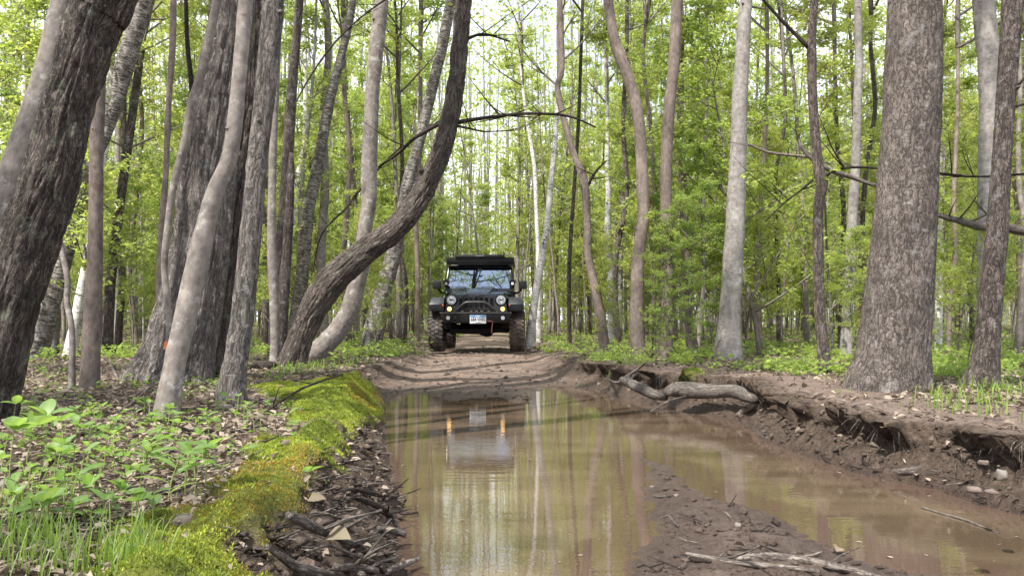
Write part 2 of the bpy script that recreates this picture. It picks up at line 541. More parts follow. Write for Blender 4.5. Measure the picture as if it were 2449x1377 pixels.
def plain(name, col, rough=0.5, metal=0.0, coat=0.0, spec=0.5, emit=None, es=0, alpha=None):
    m, nt, bs, out = mat_new(name)
    tc = nt.nodes.new('ShaderNodeTexCoord')
    n = noise(nt, tc.outputs['Object'], 9, 5, 0.6)
    c = mix(nt, 1.0, col, ramp(nt, [(0.3, 0.82), (0.7, 1.12)], n), 'MULTIPLY')
    nt.links.new(c, bs.inputs['Base Color'])
    r = ramp(nt, [(0.3, max(0, rough - 0.06)), (0.7, min(1, rough + 0.1))], n)
    nt.links.new(r, bs.inputs['Roughness'])
    bs.inputs['Metallic'].default_value = metal
    bs.inputs['Coat Weight'].default_value = coat
    bs.inputs['Coat Roughness'].default_value = 0.06
    bs.inputs['Specular IOR Level'].default_value = spec
    if emit:
        bs.inputs['Emission Color'].default_value = (*emit, 1); bs.inputs['Emission Strength'].default_value = es
    return m


def muddy(name, col, mudc=(0.20, 0.135, 0.10), lo=0.42, hi=0.62, rough=0.8):
    m, nt, bs, out = mat_new(name)
    tc = nt.nodes.new('ShaderNodeTexCoord')
    n = noise(nt, tc.outputs['Object'], 7, 6, 0.7)
    f = ramp(nt, [(lo, 0.0), (hi, 1.0)], n)
    nt.links.new(mix(nt, f, col, mudc), bs.inputs['Base Color'])
    bs.inputs['Roughness'].default_value = rough
    bump(nt, bs, n, 0.5, 0.01)
    return m


M['paint'] = plain('black_paint', (0.006, 0.007, 0.010), 0.2, 0, 0.35, 0.3)
M['trim'] = plain('black_plastic', (0.009, 0.009, 0.010), 0.55, 0, 0, 0.3)
M['flare'] = plain('flare_plastic', (0.020, 0.022, 0.030), 0.3, 0, 0.3, 0.5)
M['steel'] = plain('bumper_steel', (0.012, 0.012, 0.013), 0.45, 0.2, 0, 0.4)
M['hoop'] = plain('hoop_steel', (0.055, 0.055, 0.055), 0.35, 0.4)
M['steel_edge'] = plain('worn_steel', (0.16, 0.15, 0.145), 0.4, 0.6)
M['under'] = plain('underbody', (0.010, 0.009, 0.009), 0.85, 0, 0, 0.2)
M['lens'] = plain('lamp_lens', (0.42, 0.43, 0.44), 0.12, 0.55, 1.0)
M['chrome'] = plain('reflector', (0.75, 0.76, 0.78), 0.12, 0.9)
M['amber'] = plain('lit_amber', (0.9, 0.5, 0.12), 0.3, emit=(1.0, 0.52, 0.14), es=1.9)
M['orange'] = plain('orange_marker', (0.55, 0.12, 0.02), 0.3)
M['black'] = plain('black_void', (0.004, 0.004, 0.004), 0.7, 0, 0, 0.2)
M['canvas'] = plain('black_canvas', (0.008, 0.008, 0.008), 0.8, 0, 0, 0.2)
M['grey_mark'] = plain('grey_print', (0.32, 0.32, 0.33), 0.6)
M['strap'] = plain('red_strap', (0.22, 0.07, 0.05), 0.8)
M['tyre'] = muddy('tyre_rubber', (0.018, 0.017, 0.017), (0.13, 0.108, 0.095), 0.40, 0.62)
M['tyre_mud'] = muddy('tyre_caked_mud', (0.030, 0.023, 0.020), (0.11, 0.078, 0.064), 0.34, 0.55)
M['rim'] = muddy('wheel_rim', (0.05, 0.05, 0.052), (0.16, 0.11, 0.085), 0.5, 0.7, 0.5)
M['plate_white'] = plain('plate_white', (0.74, 0.76, 0.74), 0.45)
M['plate_blue'] = plain('plate_blue', (0.05, 0.22, 0.50), 0.45)
M['plate_green'] = plain('plate_green', (0.30, 0.50, 0.38), 0.45)
M['plate_ink'] = plain('plate_ink', (0.02, 0.035, 0.11), 0.5)
M['stone'] = muddy('stone_grey', (0.17, 0.155, 0.135), (0.12, 0.09, 0.07), 0.4, 0.6, 0.85)
M['stone_pink'] = muddy('stone_pink', (0.16, 0.12, 0.098), (0.12, 0.088, 0.07), 0.4, 0.6, 0.85)
M['orange_blaze'] = plain('orange_blaze_paint', (0.72, 0.22, 0.08), 0.8)
gm, gnt, gbs, gout = mat_new('windscreen')
gbs.inputs['Base Color'].default_value = (0.17, 0.215, 0.285, 1)
gbs.inputs['Roughness'].default_value = 0.01
gbs.inputs['Metallic'].default_value = 1.0
gbs.inputs['IOR'].default_value = 2.3
gbs.inputs['Coat Weight'].default_value = 0.0
gbs.inputs['Coat Roughness'].default_value = 0.0
gbs.inputs['Coat IOR'].default_value = 1.8
M['glass'] = gm

# ------------------------------------------------------------------ terrain
shore_px = [(955, 1377), (948, 1320), (952, 1270), (945, 1215), (938, 1170), (925, 1120), (930, 1075), (918, 1030), (915, 985), (935, 950), (985, 938),
            (1030, 944), (1075, 956), (1130, 950), (1190, 948), (1240, 962), (1275, 955), (1285, 935), (1330, 924), (1400, 928), (1450, 940), (1500, 955),
            (1570, 970), (1640, 985), (1700, 995), (1770, 1012), (1810, 1045), (1870, 1072), (1960, 1100), (2040, 1130), (2130, 1150),
            (2240, 1172), (2330, 1205), (2449, 1235)]
shore = [G(x, y, 0)[:2] for x, y in shore_px]
shore = shore + [np.array([3.2, 3.0]), np.array([3.0, 1.6]), np.array([2.0, 1.2]), np.array([-0.1, 1.2]), np.array([-0.36, 2.0])]
ridge_px = [(1528, 1093), (1545, 1130), (1535, 1175), (1548, 1230), (1545, 1290), (1500, 1340), (1470, 1377)]
ridge = [G(x, y, 0)[:2] for x, y in ridge_px] + [np.array([0.30, 2.3]), np.array([0.25, 1.0]), np.array([1.7, 1.0]), np.array([1.75, 2.6])] + \
        [G(x, y, 0)[:2] for x, y in [(2300, 1377), (2200, 1362), (2060, 1335), (1990, 1305), (1900, 1262), (1860, 1235), (1780, 1212), (1700, 1190), (1650, 1150), (1600, 1115)]]
moss_px = [(590, 908), (700, 903), (800, 893), (880, 876), (925, 888), (922, 915), (880, 940), (840, 965), (822, 1000), (815, 1045), (770, 1085),
           (725, 1110), (725, 1150), (700, 1190), (650, 1215), (640, 1250), (655, 1300), (700, 1377), (715, 1420), (150, 1420), (215, 1300), (260, 1240), (360, 1205), (500, 1195),
           (520, 1130), (560, 1080), (600, 1040), (680, 1000), (700, 960), (640, 930)]
moss_poly = [G(x, y, 0.40)[:2] for x, y in moss_px]


def sdf(poly, x, y):
    poly = np.asarray(poly); d = np.full(x.shape, 1e9); ins = np.zeros(x.shape, bool)
    n = len(poly)
    for i in range(n):
        a, b = poly[i], poly[(i + 1) % n]
        e = b - a; wx, wy = x - a[0], y - a[1]
        t = np.clip((wx * e[0] + wy * e[1]) / (e @ e + 1e-12), 0, 1)
        d = np.minimum(d, (wx - e[0] * t) ** 2 + (wy - e[1] * t) ** 2)
        c = ((a[1] > y) != (b[1] > y)) & (x < (b[0] - a[0]) * (y - a[1]) / ((b[1] - a[1]) if b[1] != a[1] else 1e-12) + a[0])
        ins ^= c
    return np.where(ins, -1, 1) * np.sqrt(d)


def road_c(y):
    return -0.35 - 0.035 * np.clip(y - 10, 0, 30) + 0.0009 * np.clip(y - 30, 0, 200) ** 2


def fields(x, y):
    """terrain height and surface masks at world x, y"""
    x = np.asarray(x, float); y = np.asarray(y, float)
    jx = x + 0.05 * fbm(x, y, s=3.5, o=3, seed=3); jy = y + 0.05 * fbm(x, y, s=3.5, o=3, seed=9)
    d = sdf(shore, jx, jy); dr = sdf(ridge, jx, jy); dm = sdf(moss_poly, x + 0.10 * fbm(x, y, s=4, o=4, seed=31), y + 0.10 * fbm(x, y, s=4, o=4, seed=32))
    rc = road_c(y)
    hw = 1.36 + 0.25 * fbm(x * 0, y, s=0.4, o=2, seed=5)
    roadm = sst(9.5, 11.5, y) * (1 - sst(hw - 0.55, hw + 0.45, np.abs(x - rc + 0.12 * fbm(x, y, s=1.1, o=2, seed=4))))
    # left bank slopes over ~0.4 m, right bank is nearly upright, the track climbs out over metres
    left = x < np.interp(y, [0, 4, 8, 12], [0.3, 0.6, 0.4, -0.3])
    w = np.where(left, 0.42 + 0.10 * fbm(x, y, s=1.5, o=2, seed=8), 0.36 + 0.16 * fbm(x, y, s=1.2, o=2, seed=8) + 0.25 * sst(4.3, 3.4, y))
    w = w * (1 - roadm) + 5.5 * roadm
    w = np.maximum(w, 0.1)
    top = 0.34 + 0.05 * fbm(x, y, s=0.35, o=3, seed=12) + 0.02 * fbm(x, y, s=2.5, o=3, seed=13)
    top = top + 0.25 * sst(20, 90, y) + 0.35 * sst(8, 40, np.abs(x))*sst(15,40,y)
    top = top + np.where(~left, 0.015 * np.exp(-((d - 0.35) / 0.3) ** 2), 0.0) * (1 - roadm)
    # hummocks of the right bank far end
    for (hx, hy, hs, hh) in [(G(1600, 905, .45)[0], G(1600, 905, .45)[1], 0.55, 0.12), (G(1450, 880, .45)[0], G(1450, 880, .45)[1] - .3, 0.35, 0.10), (2.75, 5.9, 0.5, 0.06)]:
        top = top + hh * np.exp(-((x - hx) ** 2 + (y - hy) ** 2) / hs ** 2)
    t = np.clip(d / w, 0, 1)
    tq = 0.64 + 0.42 * fbm(x, y, s=3.6, o=4, seed=16)
    slump = sst(0.12, 0.4, fbm(x, y, s=1.0, o=3, seed=17))
    prof = np.where(left, t ** 0.8, np.where(t < tq, 0.5 * (t / tq) ** 0.8, 0.5 + 0.5 * sst(tq, tq + 0.16, t)))
    prof = np.where(left, prof, prof * (1 - slump) + t ** 0.9 * slump)
    prof = prof * (1 - roadm) + sst(0, 1, t) * roadm
    road_top = 0.30 + 0.018 * fbm(x, y, s=0.9, o=3, seed=20)
    rut = np.exp(-((np.abs(x - rc) - 0.88) / 0.24) ** 2)
    road_top = road_top - 0.028 * rut * sst(12, 15, y) + 0.22 * sst(24, 45, y) + 0.012 * fbm(x, y, s=2.6, o=4, seed=21)
    T = top * (1 - roadm) + road_top * roadm
    z_out = T * prof
    bankm = (1 - sst(0.85, 1.35, d / w)) * (d > 0) * (1 - roadm)
    z_out = z_out + bankm * (0.05 * fbm(x, y, s=5, o=4, seed=40) + 0.045 * (0.3 - np.abs(fbm(x, y, s=14, o=4, seed=41)))) * sst(0, 0.06, d)
    mudm = (1 - sst(0.0, 0.6, d - w)) * (d > 0)
    mudz = 0.011 * fbm(x, y, s=14, o=4, seed=50)
    z_out = z_out + mudz * np.maximum(mudm, roadm)
    # tread prints and clods on the wheel track
    z_out = z_out + roadm * 0.008 * np.abs(fbm(x, y, s=5, o=3, seed=51))
    # bed
    z_in = -0.02 - 0.16 * sst(0, 0.5, -d)
    rin = -dr
    zr = -0.03 + 0.085 * sst(-0.25, 0.45, rin) + (0.030 * fbm(x, y, s=7, o=4, seed=61) + 0.030 * (0.3 - np.abs(fbm(x, y, s=17, o=4, seed=62)))) * sst(-0.1, 0.15, rin)
    ridgem = sst(-0.25, -0.05, rin) * (d < 0)
    z_in = np.maximum(z_in, np.where(rin > -0.25, zr, -1)) 
    z = np.where(d > 0, z_out, z_in)
    # mossy cushion
    mossm = sst(0.03, -0.08, dm) * (d > 0) * sst(-0.24, -0.04, fbm(x, y, s=2.6, o=4, seed=73) + 0.35 * sst(0.0, -0.25, dm) + 0.4 * sst(3.3, 2.6, y))
    nb = np.abs(vn(x * 5, y * 5, seed=70)) + 0.5 * np.abs(vn(x * 11, y * 11, seed=71))
    z = z + mossm * (0.008 + 0.045 * nb + 0.03 * sst(0.1, -0.3, dm) * vn(x * 1.8, y * 1.8, seed=72))
    # right bank moss cap
    mr = np.zeros_like(x)
    for (mpx, mpy, s) in [(1440, 882, 0.17), (1640, 880, 0.2), (1600, 893, 0.10), (1560, 876, .13)]:
        g = G(mpx, mpy, 0.45)
        mr = np.maximum(mr, sst(1.15, 0.7, np.hypot(x - g[0], (y - g[1]) * 0.5) / s + 0.3 * fbm(x, y, s=9, o=3, seed=80)))
    mr = mr * sst(0.26, 0.33, z)
    z = z + 0.03 * mr
    # soil everywhere the traffic or trampling reaches: right bank shelf
    shelf = (~left) & (y < 12) 
    sh = sst(0.0, 0.25, d) * (1 - sst(0.9, 1.9, d + 0.5 * fbm(x, y, s=1.0, o=3, seed=90) - 0.35 * sst(6.8, 5.5, y))) * shelf
    floor = np.where(d > 0, 1.0, 0.0) * (1 - roadm) * (1 - bankm) * (1 - 0.93 * sh)
    floor = floor * sst(0.35, 0.75, d + 0.25 * fbm(x, y, s=3, o=3, seed=92))
    floor = np.where(y > 13, np.maximum(floor, (1 - roadm) * (1 - bankm)), floor)
    wet = np.clip((1 - sst(0.0, 0.14 - 0.10 * roadm, z)), 0, 1)
    wet = np.where(d > 0, wet, np.clip(1 - sst(0.03, 0.13, z), 0, 1) )
    wet = np.clip(wet * 0.9 + 0.12 * roadm * (1 - sst(12, 14, y)) * sst(-.1, .4, fbm(x, y, s=1.2, o=3, seed=95)), 0, 1)
    return dict(z=z, d=d, dr=dr, w=w, bank=bankm * (1 - mossm), moss=np.maximum(mossm, mr), floor=floor, wet=wet, road=roadm, left=left, dm=dm, mr=mr, slump=slump)


def H(x, y):
    return float(fields(np.array([x]), np.array([y]))['z'][0])


def axis(dense_lo, dense_hi, step, grow, far_lo, far_hi):
    a = list(np.arange(dense_lo, dense_hi, step))
    s = step
    while a[-1] < far_hi: s *= grow; a.append(a[-1] + s)
    s = step; b = []
    v = dense_lo
    while v > far_lo: s *= grow; v -= s; b.append(v)
    return np.array(b[::-1] + a)


gx = axis(-2.6, 3.6, 0.017, 1.11, -420, 420)
gy0 = [1.3]
while gy0[-1] < 22: gy0.append(gy0[-1] + max(0.014, 0.0047 * gy0[-1]))
s = 0.1
while gy0[-1] < 900: s *= 1.06; gy0.append(gy0[-1] + s)
back = []; v = 1.3; s = 0.05
while v > -260: s *= 1.2; v -= s; back.append(v)
gy = np.array(back[::-1] + gy0)
XX, YY = np.meshgrid(gx, gy)
FL = fields(XX.ravel(), YY.ravel())
X0, Y0 = XX.ravel(), YY.ravel()
Z0 = FL['z']
# overhangs: upper bank pushed out over the foot, crumbling faces in and out
dgrid = FL['d'].reshape(XX.shape)
gdy = np.gradient(dgrid, axis=0) / np.gradient(YY, axis=0)
gdx = np.gradient(dgrid, axis=1) / np.gradient(XX, axis=1)
gn = np.hypot(gdx, gdy) + 1e-6
bm_ = FL['bank'] * sst(0.02, 0.2, Z0)
push = bm_ * ((1 - FL['slump']) * (-0.12 * sst(0.25, 0.31, Z0) * (0.9 + 2.2 * fbm(X0, Y0, s=3.2, o=3, seed=103)) + 0.05 * sst(0.10, 0.16, Z0) * sst(0.30, 0.20, Z0)) * (~FL['left']) + 0.09 * fbm(X0, Y0, Z0 * 3, s=5, o=4, seed=101) + 0.09 * (0.35 - np.abs(fbm(X0, Y0, Z0 * 3, s=13, o=4, seed=102))))
X1 = X0 + push * (gdx / gn).ravel(); Y1 = Y0 + push * (gdy / gn).ravel()
ny, nx = XX.shape
idx = (np.arange(ny - 1)[:, None] * nx + np.arange(nx - 1)[None]).ravel()
quads = np.stack([idx, idx + 1, idx + nx + 1, idx + nx], -1)
V = np.stack([X1, Y1, Z0], -1)
fc = lambda a: a[quads].mean(1)
fr_, fd_, fb_, fdr_ = fc(FL['road']), fc(FL['d']), fc(FL['bank']), fc(FL['dr'])
cls = np.where(fd_ <= 0, np.where(fdr_ < 0.05, 1, 2), np.where(fr_ > 0.5, 3, np.where(fb_ > 0.45, 4, 0)))
for k, nm, lb in [(0, 'forest_floor', 'leaf-strewn forest floor either side of the track'), (1, 'mud_ridge', 'low muddy ridge between the two flooded ruts'),
                  (2, 'puddle_bed', 'muddy bed beneath the standing water'), (3, 'dirt_track', 'rutted reddish dirt track rising out of the puddle'),
                  (4, 'mud_bank', 'crumbling eroded earth bank along the puddle edge')]:
    q = quads[cls == k]
    u, inv = np.unique(q, return_inverse=True)
    me = mesh_np(nm, V[u], [inv.reshape(q.shape)], M['soil'], {a: FL[a][u] for a in ('floor', 'bank', 'wet', 'moss')})
    tag(link(nm, me), lb, None, None, 'structure')

# water sheet
wx = np.arange(-2.2, 6.6, 0.05); wy = np.arange(0.6, 13.6, 0.06)
WX, WY = np.meshgrid(wx, wy)
WF = fields(WX.ravel(), WY.ravel())
wnx = len(wx)
wi = (np.arange(len(wy) - 1)[:, None] * wnx + np.arange(wnx - 1)[None]).ravel()
wq = np.stack([wi, wi + 1, wi + wnx + 1, wi + wnx], -1)
keep = (WF['d'][wq].min(1) < 0.12)
me = mesh_np('water', np.stack([WX.ravel(), WY.ravel(), np.zeros(WX.size)], -1), [wq[keep]], M['water'],
             {'depth': sst(0.005, 0.15, -WF['z'] + 0.03 * fbm(WX.ravel(), WY.ravel(), s=1.5, o=3, seed=99))})
tag(link('puddle_water', me), 'still brown puddle water reflecting the trees', None, None, 'structure')


def ground_at(px, py, z=0.36):
    p = G(px, py, z)
    for _ in range(4):
        p = G(px, py, min(H(p[0], p[1]), 0.85))
    return p


# ------------------------------------------------------------------ crowns and saplings
def rand_dirs(n, el_lo, el_hi):
    az = rng.uniform(0, 2 * math.pi, n); el = np.radians(rng.uniform(el_lo, el_hi, n))
    return np.stack([np.cos(az) * np.cos(el), np.sin(az) * np.cos(el), np.sin(el)], -1)


def branch_path(p, d, L, r, bend=0.3, n=6, wob=0.12):
    pts = [np.append(p, r)]
    d = d / np.linalg.norm(d)
    q = np.array(p, float)
    for i in range(1, n + 1):
        d = d + np.array([0, 0, bend / n]) + rng.normal(0, wob, 3) * (1.4 / n) ** 0.5
        d /= np.linalg.norm(d)
        q = q + d * L / n
        pts.append(np.append(q, r * (1 - i / n) + 0.0025))
    return np.array(pts)


def sprays(acc_w, acc_l, paths, per, leaf_s, tw_len, lv):
    """side twigs with leaves held in rough layers"""
    B0, B1 = [], []
    for pth in paths:
        k = rng.uniform(0.25, 1.0, per) * (len(pth) - 1); i = np.minimum(k.astype(int), len(pth) - 2); f = (k - i)[:, None]
        B0.append(pth[i, :3] * (1 - f) + pth[i + 1, :3] * f)
        d = pth[i + 1, :3] - pth[i, :3]; B1.append(d / (np.linalg.norm(d, axis=1)[:, None] + 1e-9))
    p = np.concatenate(B0); bd = np.concatenate(B1); m = len(p)
    az = rng.uniform(0, 6.28, m)
    d = np.stack([np.cos(az), np.sin(az), rng.uniform(-0.15, 0.35, m)], -1) + bd * 0.6
    d /= np.linalg.norm(d, axis=1)[:, None]
    L = tw_len * rng.uniform(0.5, 1.3, m)
    sd = np.cross(d, [0, 0, 1.0]); sd /= np.linalg.norm(sd, axis=1)[:, None] + 1e-9
    up = np.cross(sd, d)
    at = lambda u: p + d * (L * u)[:, None] + np.array([0, 0, -0.10]) * (L * u * u)[:, None]
    rows = []
    for u, r in ((0, 0.0038), (0.5, 0.0028), (1.0, 0.0012)):
        c = at(np.full(m, u)); rows += [c + sd * r, c - sd * r * 0.5 + up * r * 0.87, c - sd * r * 0.5 - up * r * 0.87]
    V = np.stack(rows, 1)
    F = []
    for g in (0, 3):
        for a, b in ((0, 1), (1, 2), (2, 0)): F.append([g + a, g + b, g + 3 + b, g + 3 + a])
    acc_w.add(V.reshape(-1, 3), [(np.arange(m)[:, None, None] * 9 + np.array(F)[None]).reshape(-1, 4)], bark=V.reshape(-1, 3))
    n = np.maximum(3, (lv * L / tw_len * rng.uniform(0.6, 1.3, m)).astype(int))
    ix = np.repeat(np.arange(m), n); q = len(ix)
    u = rng.uniform(0.15, 1.05, q); sg = np.where(rng.uniform(0, 1, q) < 0.5, 1, -1)
    pc = p[ix] + d[ix] * (L[ix] * u)[:, None] + np.array([0, 0, -0.10]) * (L[ix] * u * u)[:, None]
    A = d[ix] * 0.6 + sd[ix] * (sg * rng.uniform(0.3, 1.1, q))[:, None] + np.array([0, 0, -0.45]) + rng.normal(0, 0.3, (q, 3))
    tt = rng.uniform(0.2, 0.8, m)
    leaf_cards(acc_l, pc + rng.normal(0, 0.02, (q, 3)), A, np.array([0, 0, 0.8]) + rng.normal(0, 0.65, (q, 3)), leaf_s * rng.uniform(0.6, 1.25, q), np.clip(tt[ix] + rng.normal(0, 0.15, q), 0, 1))


def crown_variant(name, height, spread, nlimb, per, leaf_s, lv, mat, start=0.0):
    """crown of a mature tree, origin where the trunk leaves off"""
    w, l = Acc(), Acc()
    paths = []
    for i in range(nlimb):
        z = start + (height - start) * (i / nlimb) ** 0.9
        d = rand_dirs(1, 15, 55)[0]
        L = spread * (1 - 0.55 * i / nlimb) * rng.uniform(0.7, 1.2)
        bp = branch_path(np.array([0, 0, z]), d, L, 0.035 * (1 - 0.6 * i / nlimb), 0.25, 7)
        add_tube(w, bp, 5, cap=False); paths.append(bp)
        for _ in range(3):
            k = rng.integers(2, 6)
            sp = branch_path(bp[k, :3], rand_dirs(1, 0, 45)[0] + (bp[k + 1, :3] - bp[k, :3]) * 1.5, L * 0.5, 0.012, 0.2, 5)
            add_tube(w, sp, 4, cap=False); paths.append(sp)
    tr = branch_path(np.array([0, 0, 0]), np.array([0, 0, 1.0]), height, 0.05, 0, 8, 0.06)
    add_tube(w, tr, 6, cap=False)
    sprays(w, l, paths, per, leaf_s, 0.45, lv)
    return w.mesh(name + '_limbs', M['sap']), l.mesh(name + '_leaves', mat, False)


CROWNS = [crown_variant('crown', 6.0, 2.6, 14, 11, 0.088, 12, M['leaf'] if k != 2 else M['leaf_green']) for k in range(4)]
CROWNS_THIN = [crown_variant('thin_crown', 5.0, 2.2, 10, 4, 0.085, 9, M['leaf']) for k in range(3)]


def sapling_variant(name, h, r, lo, nb, bl, per, leaf_s, lv, mat, lean=0.03, bark='sap', nseg=7):
    """young tree: returns trunk mesh and crown mesh"""
    tr = [np.array([0, 0, -0.15, r * 1.15])]
    p = np.zeros(3); d = np.array([rng.normal(0, lean), rng.normal(0, lean), 1.0]); n = 14
    for i in range(n):
        d = d + np.array([rng.normal(0, lean), rng.normal(0, lean), 0.02]); d[2] = 1.0
        p = p + d * h / n
        tr.append(np.append(p, r * (1 - (i + 1) / n) ** 0.8 + 0.004))
    tr = catmull(tr, h / 28)
    w, l, t = Acc(), Acc(), Acc()
    add_tube(t, tr, nseg, off=rng.uniform(0, 9))
    paths = []
    for i in range(nb):
        z = lo + (1 - lo) * (i + rng.uniform(0, 1)) / nb
        k = int(z * (len(tr) - 2))
        L = bl * (1.15 - 0.75 * z) * rng.uniform(0.6, 1.3)
        bp = branch_path(tr[k, :3], rand_dirs(1, 5, 55)[0], L, min(0.016, tr[k, 3] * 0.6), 0.35, 6)
        add_tube(w, bp, 4, cap=False); paths.append(bp)
        for _ in range(2):
            kk = rng.integers(2, 5)
            sp = branch_path(bp[kk, :3], rand_dirs(1, 0, 50)[0] + (bp[kk + 1, :3] - bp[kk, :3]), L * 0.5, 0.007, 0.2, 4)
            add_tube(w, sp, 3, cap=False); paths.append(sp)
    sprays(w, l, paths, per, leaf_s, 0.34, lv)
    return (t.mesh(name + '_trunk', M[bark]), w.mesh(name + '_branches', M['sap']), l.mesh(name + '_leaves', mat, False))


POLES = []      # taller slender trees: foliage high, few low sprays
for k, bk in enumerate(['beech', 'tan', 'maple', 'beech', 'aspen', 'aspen']):
    POLES.append(sapling_variant('pole', rng.uniform(12, 17), rng.uniform(0.055, 0.10), 0.18, 30, 2.0, 12, 0.082, 12, M['leaf'], 0.025, bk))
UNDER = []      # understory saplings with foliage from knee height up
for k in range(6):
    UNDER.append(sapling_variant('sapling', rng.uniform(5, 9), rng.uniform(0.018, 0.035), 0.10, 28, 1.8, 12, 0.075, 12, M['leaf'] if k != 3 else M['leaf_green'], 0.06, 'sap', 6))
BARE = []       # leggy, nearly bare poles
for k in range(3):
    BARE.append(sapling_variant('bare_pole', rng.uniform(9, 14), rng.uniform(0.03, 0.06), 0.35, 18, 1.3, 3, 0.07, 6, M['leaf'], 0.04, ['beech', 'tan', 'aspen'][k], 6))


def place_sapling(var, x, y, label, group, name='young_tree', sc=1.0, cat='tree'):
    e = link(name, None, None, (x, y, H(x, y)), rng.uniform(0, 6.28))
    e.scale = (sc, sc, sc)
    tag(e, label, cat, group)
    link('trunk', var[0], e); tag(link('branches', var[1], e), kind='stuff'); link('leaves', var[2], e)
    return e


# ------------------------------------------------------------------ traced trees
def furrow(amp, sc=26, st=0.16, seed=0):
    def f(TH, SS, b, rr):
        x, y, z = b[:, 0], b[:, 1], b[:, 2]
        wx = x + 0.03 * vn(x * 6, y * 6, z * 3, seed + 5); wy = y + 0.03 * vn(x * 6, y * 6, z * 3, seed + 6)
        a = np.abs(vn(wx * sc, wy * sc, z * sc * st, seed)); c = np.abs(vn(wx * sc * 2.1, wy * sc * 2.1, z * sc * st * 2.6, seed + 1))
        r = np.minimum(a * 2.2, 1) * 0.7 + np.minimum(c * 2, 1) * 0.3
        lump = 0.06 * vn(x * 3, y * 3, z * 1.2, seed + 9) * rr
        return (r - 0.75) * amp + lump
    return f


def smoothb(seed=0):
    def f(TH, SS, b, rr):
        x, y, z = b[:, 0], b[:, 1], b[:, 2]
        return rr * (0.06 * vn(x * 5, y * 5, z * 2.2, seed + 9) + 0.05 * np.maximum(0, vn(x * 3, y * 3, z * 9, seed + 4) - 0.35) * 3 + 0.04 * vn(x * 16, y * 16, z * 9, seed + 3))
    return f


